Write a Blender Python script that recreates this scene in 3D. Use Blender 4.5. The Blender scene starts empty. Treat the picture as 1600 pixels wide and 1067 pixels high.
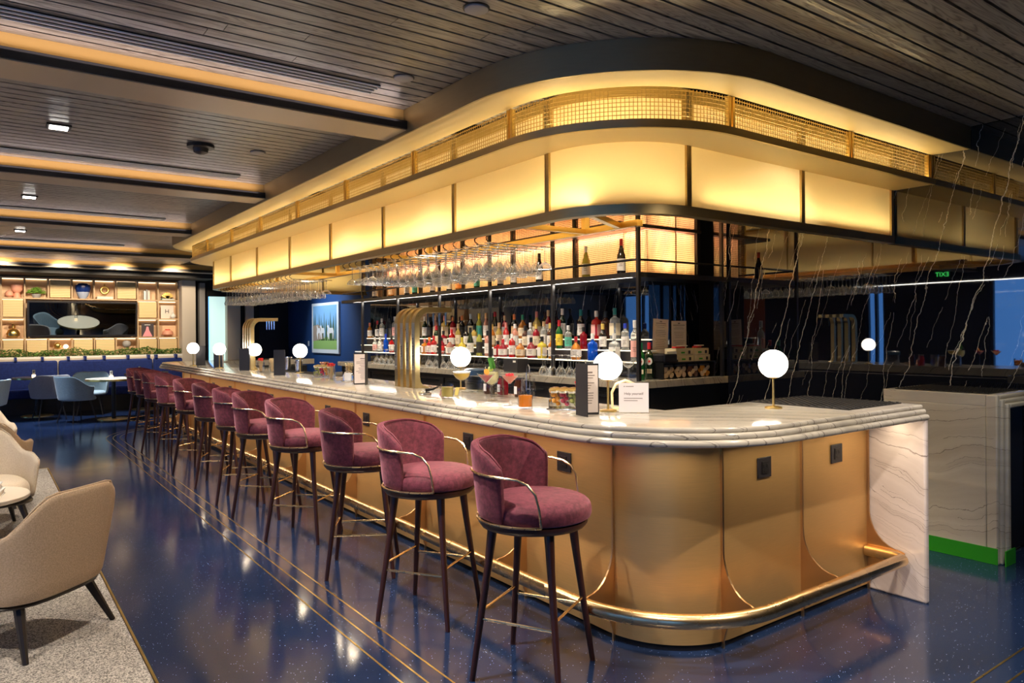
import bpy, bmesh, math, random
from mathutils import Vector, Matrix
random.seed(7)
PI = math.pi
SC = bpy.context.scene
COL = SC.collection

# ------------------------------------------------------------------ camera
cam_d = bpy.data.cameras.new('camera')
cam = bpy.data.objects.new('camera', cam_d)
COL.objects.link(cam)
cam_d.sensor_width = 36.0
cam_d.lens = 1135.0 / 1600 * 36
cam_d.shift_y = -13.8 / 1600
cam.matrix_world = (Matrix.Translation((0, 0, 1.52)) @ Matrix.Rotation(-math.radians(36.17), 4, 'Z')
                    @ Matrix.Rotation(PI / 2, 4, 'X') @ Matrix.Rotation(-0.00747, 4, 'Z'))
SC.camera = cam
cam_d.clip_end = 200
# ------------------------------------------------------------------ world, exposure
w = bpy.data.worlds.new('dusk')
SC.world = w
w.use_nodes = True
w.node_tree.nodes['Background'].inputs[0].default_value = (0.10, 0.32, 0.85, 1)
w.node_tree.nodes['Background'].inputs[1].default_value = 2.8
SC.view_settings.view_transform = 'Standard'
SC.view_settings.look = 'None'
SC.view_settings.gamma = 1
SC.view_settings.use_curve_mapping = False
SC.view_settings.exposure = 0.75

WARM = (1.0, 0.80, 0.58)
GOLDL = (1.0, 0.76, 0.38)


def light(name, kind, loc, energy, color, rot=(0, 0, 0), sx=.1, sy=.1, spot=60, blend=.5, rad=.04, spread=180):
    d = bpy.data.lights.new(name, kind)
    d.energy = energy
    d.color = color
    if kind == 'AREA':
        d.shape = 'RECTANGLE'
        d.size = sx
        d.size_y = sy
        d.spread = math.radians(spread)
    if kind == 'SPOT':
        d.spot_size = math.radians(spot)
        d.spot_blend = blend
        d.shadow_soft_size = rad
    if kind == 'POINT':
        d.shadow_soft_size = rad
    o = bpy.data.objects.new(name, d)
    o.location = loc
    o.rotation_euler = rot
    COL.objects.link(o)
    return o


def aim(o, target):
    v = Vector(target) - Vector(o.location)
    o.rotation_euler = v.to_track_quat('-Z', 'Y').to_euler()


# LED strips in the canopy: under the frosted glass, pointing up behind it, and behind the mesh
K_LED = 0.36
light('canopy_strip', 'AREA', (2.935, 7.5, 2.275), 62 * K_LED, GOLDL, (PI, math.radians(-8), 0), .05, 8.6)
light('canopy_strip', 'AREA', (4.68, 2.965, 2.275), 17 * K_LED, GOLDL, (PI + math.radians(-8), 0, 0), 2.3, .05)
light('canopy_strip', 'AREA', (3.14, 3.17, 2.275), 5 * K_LED, GOLDL, (PI, 0, math.radians(-45)), .55, .05)
light('canopy_strip', 'AREA', (4.2, 12.2, 2.275), 14 * K_LED, GOLDL, (PI, 0, 0), 2.2, .05)
light('canopy_strip_upper', 'AREA', (2.66, 7.5, 2.665), 50 * K_LED, GOLDL, (PI, math.radians(14), 0), .04, 8.9)
light('canopy_strip_upper', 'AREA', (4.6, 2.69, 2.665), 20 * K_LED, GOLDL, (PI + math.radians(14), 0, 0), 2.6, .04)
light('canopy_strip_upper', 'AREA', (2.9, 2.95, 2.665), 7 * K_LED, GOLDL, (PI, 0, math.radians(-45)), .8, .04)
light('canopy_strip_upper', 'AREA', (4.2, 12.4, 2.665), 14 * K_LED, GOLDL, (PI, 0, 0), 2.4, .04)
# back bar display box: two tone
light('back_bar_strip', 'AREA', (5.45, 7.4, 2.10), 11, (1, .74, .36), (PI, math.radians(-20), 0), .05, 5.0)
light('back_bar_strip', 'AREA', (5.55, 5.0, 2.10), 2.6, (1, .74, .36), (PI, 0, 0), .5, .05)
light('back_bar_strip_upper', 'AREA', (5.5, 7.4, 2.80), 26, (1, .55, .32), (0, math.radians(-15), 0), .05, 5.0)
light('back_bar_strip_upper', 'AREA', (5.55, 5.0, 2.80), 4, (1, .55, .32), (0, 0, 0), .5, .05)
# warm light inside the bar ring, from fittings in the canopy's ceiling
for yy in (4.4, 6.0, 7.6, 9.2, 10.8):
    l = light('bar_downlight', 'SPOT', (3.75, yy, 2.93), 70, (1, .86, .66), spot=95, blend=.6)
    aim(l, (4.3, yy, 1.0))
    l = light('bar_downlight', 'SPOT', (3.5, yy + .6, 2.93), 24, (1, .86, .66), spot=80, blend=.6)
    aim(l, (2.75, yy + .5, 1.0))
l = light('bar_downlight', 'SPOT', (4.6, 3.5, 2.93), 26, (1, .86, .62), spot=80, blend=.6)
aim(l, (3.9, 2.5, 1.0))
light('counter_lip_strip', 'AREA', (2.36, 7.5, 1.012), 26, (1, .80, .55), (0, math.radians(22), 0), .03, 9.6)
light('counter_lip_strip', 'AREA', (3.50, 2.06, 1.012), 4.2, (1, .80, .55), (math.radians(-22), 0, 0), 1.3, .03)
light('counter_lip_strip', 'AREA', (2.52, 2.24, 1.012), 2.2, (1, .80, .55), (0, math.radians(22), math.radians(45)), .03, .6)
light('bottle_fill_strip', 'AREA', (4.70, 7.6, 1.985), 15, (1, .90, .78), (0, math.radians(35), 0), .03, 6.0)  # fill strip added in front of the tiers to brighten the bottles
light('display_top_strip', 'AREA', (5.20, 7.6, 2.485), 17, (1, .42, .26), (0, math.radians(30), 0), .03, 5.4)
light('display_top_strip', 'AREA', (5.5, 4.92, 2.485), 2, (1, .42, .26), (math.radians(-30), 0, 0), .6, .03)
# ceiling downlights over the aisle, lounge and dining zones
DL = [(.45, 3.1, 150), (.45, 6.0, 170), (.42, 9.18, 170), (.45, 12.2, 150), (-1.6, 6, 120), (-1.6, 9.2, 120), (-1.6, 12.2, 120),
      (1.98, 3.96, 0), (-1.5, 3.0, 170)]
for x, y, e in DL:
    if e:
        light('ceiling_downlight', 'SPOT', (x, y, 2.97), e, (1, .86, .72), (0, 0, 0), spot=95, blend=.7, rad=.05)
for y, e in ((1.1, 170), (2.9, 190), (4.9, 170), (6.6, 160), (8.7, 150), (10.6, 140)):
    l = light('ceiling_spot', 'SPOT', (1.1, y, 2.97), e, (1, .85, .70), spot=72, blend=.5, rad=.03)
    aim(l, (2.2, y - .3, .7))
l = light('ceiling_spot', 'SPOT', (3.2, .5, 2.97), 150, (1, .84, .68), spot=75, blend=.6, rad=.03)
aim(l, (3.2, 2.2, .75))
l = light('ceiling_spot', 'SPOT', (3.9, 1.55, 2.97), 60, (1, .9, .9), spot=40, blend=.6, rad=.03)
aim(l, (4.2, 2.05, .8))
l = light('ceiling_spot', 'SPOT', (4.55, 1.0, 2.97), 45, (1, .9, .75), spot=60, blend=.6, rad=.03)
aim(l, (5.3, 2.3, .6))
# cove lights in the beams, with an added fill strip beside each
BEAMS = (4.25, 7.2, 10.3, 13.6, 16.5)
for by in BEAMS:
    light('cove_and_fill_strip', 'AREA', (-2.3, by + .022, 2.925), 1.0, (1, .72, .40), (PI, 0, 0), 9.0, .03)
    light('cove_and_fill_strip', 'AREA', (-2.3, by - .02, 2.90), 7, (1, .82, .80), (PI, 0, 0), 9.0, .02)  # floating strip added at the beam edge to brighten the planks
# slot light grazing the planks over the aisle
# shelving wall and banquette
for x in (-1.5, .3, 1.3, 2.3, 3.3):
    l = light('shelf_fill_spot', 'SPOT', (x, 15.9, 2.95), 95, (1, .80, .55), spot=75, blend=.6, rad=.05)  # added fill spots that help the niche tubes light the shelving wall
    aim(l, (x, 17.9, 1.7))
for x, y in ((1.8, 15.1), (.7, 16.6), (2.5, 16.6), (.2, 14.2)):
    light('table_spot', 'SPOT', (x, y, 2.95), 330, (.85, .92, 1.0), (0, 0, 0), spot=60, blend=.6, rad=.05)
l = light('picture_light', 'SPOT', (4.6, 15.2, 2.9), 130, (.75, .87, 1), spot=85, blend=.9)
aim(l, (6.2, 15.2, 1.6))
# daylight through the far left windows

# ------------------------------------------------------------------ materials
MATS = {}


def mat(name, color, rough=.5, metal=0., emit=None, es=1., **kw):
    m = bpy.data.materials.new(name)
    m.use_nodes = True
    b = m.node_tree.nodes['Principled BSDF']
    b.inputs['Base Color'].default_value = (*color, 1)
    b.inputs['Roughness'].default_value = rough
    b.inputs['Metallic'].default_value = metal
    if emit:
        b.inputs['Emission Color'].default_value = (*emit, 1)
        b.inputs['Emission Strength'].default_value = es
    for k, v in kw.items():
        b.inputs[k.replace('_', ' ')].default_value = v
    MATS[name] = m
    return m


class NT:
    def __init__(s, m):
        s.t = m.node_tree
        s.b = s.t.nodes['Principled BSDF']

    def n(s, typ, **kw):
        x = s.t.nodes.new(typ)
        for k, v in kw.items():
            if k.startswith('i_'):
                kk = k[2:]
                kk = int(kk) if kk.isdigit() else kk.replace('_', ' ')
                x.inputs[kk].default_value = v
            else:
                setattr(x, k, v)
        return x

    def l(s, a, b):
        s.t.links.new(a, b)

    def coords(s, scale=(1, 1, 1), rot=(0, 0, 0), loc=(0, 0, 0), kind='Object'):
        tc = s.n('ShaderNodeTexCoord')
        mp = s.n('ShaderNodeMapping')
        mp.inputs['Scale'].default_value = scale
        mp.inputs['Rotation'].default_value = rot
        mp.inputs['Location'].default_value = loc
        s.l(tc.outputs[kind], mp.inputs[0])
        return mp.outputs[0]

    def noise(s, vec, scale, detail=4, rough=.5, dist=0.):
        x = s.n('ShaderNodeTexNoise')
        x.inputs['Scale'].default_value = scale
        x.inputs['Detail'].default_value = detail
        x.inputs['Roughness'].default_value = rough
        x.inputs['Distortion'].default_value = dist
        s.l(vec, x.inputs['Vector'])
        return x.outputs['Fac']

    def ramp(s, fac, stops, interp='LINEAR'):
        r = s.n('ShaderNodeValToRGB')
        r.color_ramp.interpolation = interp
        els = r.color_ramp.elements
        while len(els) > 1:
            els.remove(els[-1])
        els[0].position = stops[0][0]
        els[0].color = (*stops[0][1], 1)
        for p, c in stops[1:]:
            e = els.new(p)
            e.color = (*c, 1)
        s.l(fac, r.inputs[0])
        return r.outputs[0]

    def math(s, op, a, b=0.):
        x = s.n('ShaderNodeMath', operation=op)
        for i, v in enumerate((a, b)):
            if isinstance(v, (int, float)):
                x.inputs[i].default_value = v
            else:
                s.l(v, x.inputs[i])
        return x.outputs[0]

    def vein(s, vec, scale, level=.5, width=.01, detail=3, dist=0.):
        f = s.noise(vec, scale, detail, .55, dist)
        a = s.math('ABSOLUTE', s.math('SUBTRACT', f, level))
        return s.math('LESS_THAN', a, width), a

    def lines(s, u, freq, w, wlo=.25):
        k = s.math('MULTIPLY', u, freq)
        fl = s.math('FLOOR', k)
        fr = s.math('FRACT', k)
        wn = s.n('ShaderNodeTexWhiteNoise', noise_dimensions='1D')
        s.l(fl, wn.inputs['W'])
        wn2 = s.n('ShaderNodeTexWhiteNoise', noise_dimensions='1D')
        s.l(s.math('ADD', fl, 91.7), wn2.inputs['W'])
        c = s.math('ADD', s.math('MULTIPLY', wn.outputs['Value'], .8), .1)
        d = s.math('ABSOLUTE', s.math('SUBTRACT', fr, c))
        ww = s.math('ADD', s.math('MULTIPLY', wn2.outputs['Value'], w * freq), w * freq * wlo)
        return s.math('LESS_THAN', d, ww)

    def mix(s, fac, a, b):
        x = s.n('ShaderNodeMix', data_type='RGBA')
        if isinstance(fac, (int, float)):
            x.inputs[0].default_value = fac
        else:
            s.l(fac, x.inputs[0])
        for i, v in ((6, a), (7, b)):
            if isinstance(v, tuple):
                x.inputs[i].default_value = (*v, 1)
            else:
                s.l(v, x.inputs[i])
        return x.outputs[2]

    def bump(s, h, strength=.2, dist=.01):
        x = s.n('ShaderNodeBump')
        x.inputs['Strength'].default_value = strength
        x.inputs['Distance'].default_value = dist
        s.l(h, x.inputs['Height'])
        s.l(x.outputs[0], s.b.inputs['Normal'])


def brushed(name, col, rough=.32, sc=(3, 3, 120)):
    m = mat(name, col, rough, 1.0)
    t = NT(m)
    f = t.noise(t.coords(sc), 3, 3)
    t.l(t.ramp(f, [(.3, tuple(c * .95 for c in col)), (.7, tuple(min(1, c * 1.04) for c in col))]), t.b.inputs['Base Color'])
    t.l(t.math('ADD', t.math('MULTIPLY', f, .12), rough - .06), t.b.inputs['Roughness'])
    return m


M_PANEL = brushed('brushed_brass_panel', (.78, .49, .19), .46)
M_PANEL.node_tree.nodes['Principled BSDF'].inputs['Metallic'].default_value = .78
M_BRASS = brushed('polished_brass', (.85, .62, .34), .27, (2, 2, 2))
M_BRASSD = brushed('bronze_rail', (.58, .45, .22), .40, (4, 4, 60))
M_FASCIA = brushed('bronze_fascia', (.42, .34, .19), .52, (3, 3, 30))
M_GOLD = brushed('gold_frame', (.80, .58, .20), .3, (4, 4, 30))
M_TAP = brushed('satin_brass_tap', (.70, .55, .28), .30, (8, 8, 8))
M_CHROME = mat('chrome', (.8, .8, .8), .12, 1.)
M_BLACK = mat('black_metal', (.012, .011, .012), .38)
M_DARK = mat('dark_cabinet', (.010, .010, .013), .45)
M_PLAST = mat('black_plastic', (.02, .018, .022), .4)
M_FIN = brushed('copper_fin', (.72, .46, .24), .34, (2, 2, 2))

# floor: blue terrazzo with glints
M_FLOOR = mat('blue_terrazzo', (.02, .035, .10), .10)
t = NT(M_FLOOR)
v = t.coords()
vo = t.n('ShaderNodeTexVoronoi', i_Scale=105.)
t.l(v, vo.inputs['Vector'])
chip = t.math('LESS_THAN', vo.outputs['Distance'], .18)
sel = t.n('ShaderNodeSeparateColor')
t.l(vo.outputs['Color'], sel.inputs[0])
chip = t.math('MULTIPLY', chip, t.math('GREATER_THAN', sel.outputs[0], .89))
vo2 = t.n('ShaderNodeTexVoronoi', i_Scale=260.)
t.l(v, vo2.inputs['Vector'])
base = t.ramp(vo2.outputs['Distance'], [(0, (.022, .050, .135)), (.6, (.008, .020, .062))])
cl = t.noise(v, 1.3, 3)
base = t.mix(t.math('MULTIPLY', cl, .5), base, (.016, .024, .06))
c = t.mix(chip, base, (.75, .82, .95))
t.l(c, t.b.inputs['Base Color'])
t.l(t.math('ADD', t.math('MULTIPLY', t.noise(v, 2.2, 4), .10), .075), t.b.inputs['Roughness'])
t.b.inputs['Specular IOR Level'].default_value = .75

# planks
M_PLANK = mat('stained_oak_plank', (.10, .085, .075), .30)
t = NT(M_PLANK)
oi = t.n('ShaderNodeObjectInfo')
tc = t.n('ShaderNodeTexCoord')
mp = t.n('ShaderNodeMapping')
mp.inputs['Scale'].default_value = (1.1, 14, 14)
t.l(tc.outputs['Object'], mp.inputs[0])
ofs = t.n('ShaderNodeVectorMath', operation='ADD')
cmb = t.n('ShaderNodeCombineXYZ')
t.l(t.math('MULTIPLY', oi.outputs['Random'], 60.), cmb.inputs[0])
t.l(t.math('MULTIPLY', oi.outputs['Random'], 31.), cmb.inputs[1])
t.l(mp.outputs[0], ofs.inputs[0])
t.l(cmb.outputs[0], ofs.inputs[1])
wv = t.n('ShaderNodeTexNoise', i_Scale=1.0, i_Detail=2., i_Distortion=.6)
t.l(ofs.outputs[0], wv.inputs['Vector'])
rings = t.math('FRACT', t.math('MULTIPLY', wv.outputs['Fac'], 16.))
grain = t.ramp(rings, [(0, (.07, .064, .060)), (.4, (.34, .32, .30)), (.8, (.26, .245, .23)), (1, (.085, .078, .074))])
tone = t.mix(t.math('MULTIPLY', oi.outputs['Random'], .35), grain, (.075, .07, .07))
t.l(tone, t.b.inputs['Base Color'])
t.bump(rings, .25, .002)
t.b.inputs['Specular IOR Level'].default_value = .8

# polished black stone with pale veins
M_NERO = mat('polished_black_stone', (.006, .007, .012), .015, IOR=1.95)
t = NT(M_NERO)
tc = t.n('ShaderNodeTexCoord')
sx = t.n('ShaderNodeSeparateXYZ')
t.l(tc.outputs['Object'], sx.inputs[0])
wig = t.noise(t.coords((1, 1, 1)), 3.0, 6, .62)
wig = t.math('MULTIPLY', t.math('SUBTRACT', wig, .5), .16)
u = t.math('ADD', t.math('ADD', sx.outputs[0], sx.outputs[1]), t.math('MULTIPLY', sx.outputs[2], .27))
u = t.math('ADD', u, wig)
a1 = t.lines(u, 2.6, .0028)
u2 = t.math('ADD', u, t.math('MULTIPLY', sx.outputs[2], .07))
a2 = t.lines(u2, 5.3, .0016)
a3 = t.lines(t.math('SUBTRACT', u, t.math('MULTIPLY', sx.outputs[2], .12)), 3.7, .0016)
brk = t.math('GREATER_THAN', t.noise(t.coords((1, 1, 1)), 2.4, 2), .47)
vv = t.math('MAXIMUM', a1, t.math('MULTIPLY', t.math('MAXIMUM', a2, a3), brk))
t.l(t.mix(vv, (.005, .006, .011), (.50, .46, .40)), t.b.inputs['Base Color'])
gn = t.noise(t.coords((1, 1, 1)), 2.0, 1)
t.bump(gn, .01, .02)


def quartz(name, dirv, base1, base2, veinc, freq=9., w1=.0016, vs_=.6, amp=.10):
    m = mat(name, base1, .12)
    t = NT(m)
    tc = t.n('ShaderNodeTexCoord')
    dt = t.n('ShaderNodeVectorMath', operation='DOT_PRODUCT')
    t.l(tc.outputs['Object'], dt.inputs[0])
    dt.inputs[1].default_value = dirv
    w_ = t.noise(t.coords((1, 1, 1)), 1.6, 7, .55)
    u = t.math('ADD', dt.outputs['Value'], t.math('MULTIPLY', t.math('SUBTRACT', w_, .5), amp * 3))
    a1 = t.lines(u, freq, w1)
    a2 = t.math('MULTIPLY', t.lines(t.math('ADD', u, .37), freq * 2.3, w1 * .6), t.math('GREATER_THAN', t.noise(t.coords((1, 1, 1)), 2.6, 2), .5))
    vv = t.math('MAXIMUM', a1, a2)
    cb_ = t.n('ShaderNodeCombineXYZ')
    t.l(t.math('MULTIPLY', u, 14.), cb_.inputs[0])
    soft = t.noise(cb_.outputs[0], 1.0, 3)
    c = t.ramp(soft, [(.35, base1), (.65, base2)])
    c = t.mix(t.math('MULTIPLY', vv, vs_), c, veinc)
    t.l(c, t.b.inputs['Base Color'])
    return m


M_TOP = quartz('veined_quartzite', (.80, .55, 0.35), (.54, .50, .42), (.42, .39, .33), (.10, .085, .08), 9., .0026, .7)
M_FALL = quartz('quartzite_waterfall', (.2, -.42, .9), (.74, .66, .62), (.62, .54, .50), (.20, .14, .12), 9., .0018, .75)
M_SVC = quartz('quartzite_service_end', (.2, .16, .95), (.70, .65, .54), (.60, .54, .44), (.20, .16, .12), 7., .0020, .7)

M_FROST = mat('frosted_glass', (.95, .86, .66), .5)
t = NT(M_FROST)
out = t.t.nodes['Material Output']
tl = t.n('ShaderNodeBsdfTranslucent')
tl.inputs[0].default_value = (1, .93, .72, 1)
df = t.n('ShaderNodeBsdfPrincipled')
df.inputs['Base Color'].default_value = (.85, .72, .45, 1)
df.inputs['Roughness'].default_value = .35
mx = t.n('ShaderNodeMixShader')
mx.inputs[0].default_value = .30
t.l(tl.outputs[0], mx.inputs[1])
t.l(df.outputs[0], mx.inputs[2])
t.l(mx.outputs[0], out.inputs[0])

M_SOFFIT = mat('gold_paint_soffit', (.85, .66, .30), .5)
M_INNER = mat('canopy_lining', (.80, .62, .30), .6)
M_MESH = mat('gold_wire', (.55, .38, .12), .4, .6)
M_MESHB = mat('bronze_wire', (.10, .06, .03), .5, .4)
M_SCREENBACK = mat('display_box_liner', (.95, .78, .58), .7)


def glass(name, tint=(1, 1, 1), refl=1.0, edge=0.):
    m = bpy.data.materials.new(name)
    m.use_nodes = True
    nt = m.node_tree
    nt.nodes.remove(nt.nodes['Principled BSDF'])
    out = nt.nodes['Material Output']
    tr = nt.nodes.new('ShaderNodeBsdfTransparent')
    tr.inputs[0].default_value = (*tint, 1)
    gl = nt.nodes.new('ShaderNodeBsdfGlossy')
    gl.inputs['Roughness'].default_value = .04
    lw = nt.nodes.new('ShaderNodeLayerWeight')
    lw.inputs[0].default_value = .5
    mu = nt.nodes.new('ShaderNodeMath')
    mu.operation = 'MULTIPLY'
    mu.inputs[1].default_value = refl
    nt.links.new(lw.outputs['Facing'], mu.inputs[0])
    tw = nt.nodes.new('ShaderNodeBsdfTranslucent')
    tw.inputs[0].default_value = (.95, .97, 1, 1)  # white mixed into grazing edges, stands in for bright highlights on the glass
    m2 = nt.nodes.new('ShaderNodeMixShader')
    m2.inputs[0].default_value = edge
    nt.links.new(gl.outputs[0], m2.inputs[1])
    nt.links.new(tw.outputs[0], m2.inputs[2])
    mx = nt.nodes.new('ShaderNodeMixShader')
    nt.links.new(mu.outputs[0], mx.inputs[0])
    nt.links.new(tr.outputs[0], mx.inputs[1])
    nt.links.new(m2.outputs[0], mx.inputs[2])
    nt.links.new(mx.outputs[0], out.inputs[0])
    MATS[name] = m
    return m


M_GLASS = glass('clear_glass', (.90, .92, .94), 1.0)
M_WGLASS = glass('stemware_glass', (.86, .88, .90), 1.0, .45)
M_JAR = glass('jar_glass', (.95, .96, .97), .38)
M_GLOBE = mat('opal_globe', (1, 1, 1), .3, emit=(1, .90, .74), es=9.)


def fabric(name, c1, c2, sc, rough=.9, sheen=0., bump=.15, sheenc=(1, 1, 1), lo=.35, hi=.65):
    m = mat(name, c1, rough)
    t = NT(m)
    v = t.coords()
    f = t.noise(v, sc, 3, .7)
    t.l(t.ramp(f, [(lo, c1), (hi, c2)]), t.b.inputs['Base Color'])
    t.b.inputs['Sheen Weight'].default_value = sheen
    t.b.inputs['Sheen Roughness'].default_value = .35
    t.b.inputs['Sheen Tint'].default_value = (*sheenc, 1)
    t.bump(f, bump, .004)
    return m


M_VELVET = fabric('plum_velvet', (.085, .013, .026), (.175, .030, .054), 38, .8, .35, .3, (1, .45, .60))
M_PIPING = mat('plum_piping', (.18, .03, .055), .7)
M_BEIGE = fabric('beige_weave', (.50, .36, .22), (.68, .51, .34), 160, .9, .15, .3)
M_CREAMF = fabric('cream_weave', (.66, .56, .42), (.78, .69, .55), 130, .9, .15, .3)
M_BLUEF = fabric('grey_blue_upholstery', (.17, .25, .32), (.23, .32, .40), 60, .85, .3, .1)
M_LIGHTF = fabric('pale_blue_upholstery', (.36, .46, .50), (.44, .54, .58), 60, .85, .3, .1)
M_GREYF = fabric('warm_grey_upholstery', (.30, .29, .31), (.38, .36, .38), 60, .85, .3, .1)
M_NAVYF = fabric('royal_blue_velvet', (.006, .022, .16), (.010, .035, .23), 30, .75, .5, .1, (.3, .4, 1))
M_RUG = fabric('speckled_rug', (.13, .12, .11), (.62, .58, .52), 150, .95, 0, .3, lo=.44, hi=.56)
M_WALNUT = mat('dark_walnut', (.045, .014, .010), .32)
M_LEGB = mat('black_stained_leg', (.012, .008, .007), .4)
M_BLUEW = mat('blue_wall_paint', (.012, .060, .20), .6)
M_NAVYW = mat('navy_wall_paint', (.006, .010, .035), .6)
M_BLKW = mat('near_black_paint', (.008, .007, .008), .7)
M_CREAMW = mat('cream_plaster', (.70, .62, .52), .7)
M_GREYW = mat('grey_plaster', (.35, .34, .34), .7)
M_OAK = mat('pale_oak', (.55, .38, .22), .5)
M_BRONZE = mat('bronze_underside', (.50, .41, .31), .42, .5)
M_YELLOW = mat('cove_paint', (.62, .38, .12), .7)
M_WHITE = mat('white_paint', (.85, .85, .83), .5)
M_GREEN = mat('green_tape', (.03, .36, .015), .4)
M_RUBBER = mat('rubber_mat', (.012, .011, .010), .75)
M_PAPER = mat('paper', (.82, .74, .68), .8)
M_INK = mat('ink', (.03, .03, .04), .7)
M_LEATHER = mat('menu_cover', (.02, .02, .025), .45)
M_LIME = mat('white_marble_top', (.84, .78, .66), .15)
M_CAN = mat('candle_glass', (.9, .85, .75), .3, emit=(1, .75, .45), es=1.6)
M_TUBE = mat('led_tube', (1, 1, 1), .5, emit=(1, .80, .50), es=1.6)
M_LAMP = mat('downlight_lens', (1, 1, 1), .5, emit=(1, .95, .88), es=14.)


def simple(name, col, rough=.4, metal=0.):
    return MATS.get(name) or mat(name, col, rough, metal)


# ------------------------------------------------------------------ mesh building
class MB:
    def __init__(s):
        s.v = []
        s.f = []

    def add(s, vs, fs):
        k = len(s.v)
        s.v += [tuple(p) for p in vs]
        s.f += [tuple(i + k for i in q) for q in fs]
        return s

    def box(s, x0, x1, y0, y1, z0, z1):
        return s.add([(x0, y0, z0), (x1, y0, z0), (x1, y1, z0), (x0, y1, z0), (x0, y0, z1), (x1, y0, z1), (x1, y1, z1), (x0, y1, z1)],
                     [(3, 2, 1, 0), (4, 5, 6, 7), (0, 1, 5, 4), (1, 2, 6, 5), (2, 3, 7, 6), (3, 0, 4, 7)])

    def obox(s, c, sx, sy, sz, rz=0, rx=0, ry=0):
        M = Matrix.Translation(c) @ Matrix.Rotation(rz, 4, 'Z') @ Matrix.Rotation(ry, 4, 'Y') @ Matrix.Rotation(rx, 4, 'X')
        b = MB().box(-sx / 2, sx / 2, -sy / 2, sy / 2, -sz / 2, sz / 2)
        return s.add([M @ Vector(p) for p in b.v], b.f)

    def tube(s, pts, r, n=8, r2=None, closed=False, cap=True):
        pts = [Vector(p) for p in pts]
        m = len(pts)
        rings = []
        up = None
        for i, p in enumerate(pts):
            if closed:
                d = pts[(i + 1) % m] - pts[i - 1]
            else:
                d = pts[min(i + 1, m - 1)] - pts[max(i - 1, 0)]
            d.normalize()
            if up is None:
                up = Vector((0, 0, 1)) if abs(d.z) < .9 else Vector((1, 0, 0))
            a = d.cross(up).normalized()
            b = a.cross(d).normalized()
            up = b
            rr = r if r2 is None else r + (r2 - r) * i / (m - 1)
            rings.append([p + a * math.cos(2 * PI * k / n) * rr + b * math.sin(2 * PI * k / n) * rr for k in range(n)])
        vs = [q for R in rings for q in R]
        fs = []
        for i in range(m if closed else m - 1):
            j = (i + 1) % m
            for k in range(n):
                fs.append((i * n + k, i * n + (k + 1) % n, j * n + (k + 1) % n, j * n + k))
        if not closed and cap:
            fs.append(tuple(range(n))[::-1])
            fs.append(tuple((m - 1) * n + k for k in range(n)))
        return s.add(vs, fs)

    def lathe(s, prof, n=20, c=(0, 0, 0), sx=1, sy=1):
        vs = []
        fs = []
        m = len(prof)
        for r, z in prof:
            for k in range(n):
                a = 2 * PI * k / n
                vs.append((c[0] + r * sx * math.cos(a), c[1] + r * sy * math.sin(a), c[2] + z))
        for i in range(m - 1):
            for k in range(n):
                fs.append((i * n + k, i * n + (k + 1) % n, (i + 1) * n + (k + 1) % n, (i + 1) * n + k))
        if prof[0][0] > 1e-4:
            fs.append(tuple(range(n))[::-1])
        if prof[-1][0] > 1e-4:
            fs.append(tuple((m - 1) * n + k for k in range(n)))
        return s.add(vs, fs)

    def prism(s, poly, z0, z1):
        n = len(poly)
        return s.add([(x, y, z0) for x, y in poly] + [(x, y, z1) for x, y in poly],
                     [tuple(range(n))[::-1], tuple(range(n, 2 * n))] + [(i, (i + 1) % n, n + (i + 1) % n, n + i) for i in range(n)])

    def sphere(s, c, r, n=16, m=10, sz=1):
        return s.lathe([(max(1e-5, r * math.sin(PI * i / m)), -r * sz * math.cos(PI * i / m)) for i in range(m + 1)], n, c)

    def sweep(s, path, prof, close_prof=True):
        """path: (x,y,nx,ny); prof: (offset outwards, z)."""
        n = len(prof)
        vs = [(x + nx * o, y + ny * o, z) for x, y, nx, ny in path for o, z in prof]
        fs = []
        for i in range(len(path) - 1):
            for k in range(n if close_prof else n - 1):
                kk = (k + 1) % n
                fs.append((i * n + k, (i + 1) * n + k, (i + 1) * n + kk, i * n + kk))
        if close_prof:
            fs.append(tuple(range(n)))
            fs.append(tuple((len(path) - 1) * n + k for k in range(n))[::-1])
        return s.add(vs, fs)

    def xform(s, M):
        s.v = [tuple(M @ Vector(p)) for p in s.v]
        return s

    def mesh(s, name, m=None):
        me = bpy.data.meshes.new(name)
        me.from_pydata(s.v, [], s.f)
        bm = bmesh.new()
        bm.from_mesh(me)
        bmesh.ops.recalc_face_normals(bm, faces=bm.faces)
        bm.to_mesh(me)
        bm.free()
        if m:
            me.materials.append(m)
        return me

    def build(s, name, m, parent=None, smooth=True, bevel=0., subsurf=0, loc=None, angle=40):
        me = s.mesh(name, m)
        if smooth:
            me.shade_smooth()
            me.set_sharp_from_angle(angle=math.radians(angle))
        o = bpy.data.objects.new(name, me)
        COL.objects.link(o)
        if parent:
            o.parent = parent
        if loc:
            o.location = loc
        if bevel:
            b = o.modifiers.new('bevel', 'BEVEL')
            b.width = bevel
            b.segments = 2
            b.limit_method = 'ANGLE'
        if subsurf:
            b = o.modifiers.new('sub', 'SUBSURF')
            b.levels = b.render_levels = subsurf
        return o


def put(me, name, parent=None, loc=None):
    o = bpy.data.objects.new(name, me)
    COL.objects.link(o)
    if parent:
        o.parent = parent
    if loc:
        o.location = loc
    return o


def tag(o, label, cat, group=None, kind=None):
    if label:
        o['label'] = label
    if cat:
        o['category'] = cat
    if group:
        o['group'] = group
    if kind:
        o['kind'] = kind
    return o


def thing(name, label, cat, loc=(0, 0, 0), rz=0, group=None):
    o = bpy.data.objects.new(name, None)
    COL.objects.link(o)
    o.empty_display_size = .05
    o.location = loc
    o.rotation_euler = (0, 0, rz)
    return tag(o, label, cat, group)


def struct(o):
    o['kind'] = 'structure'
    return o


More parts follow.
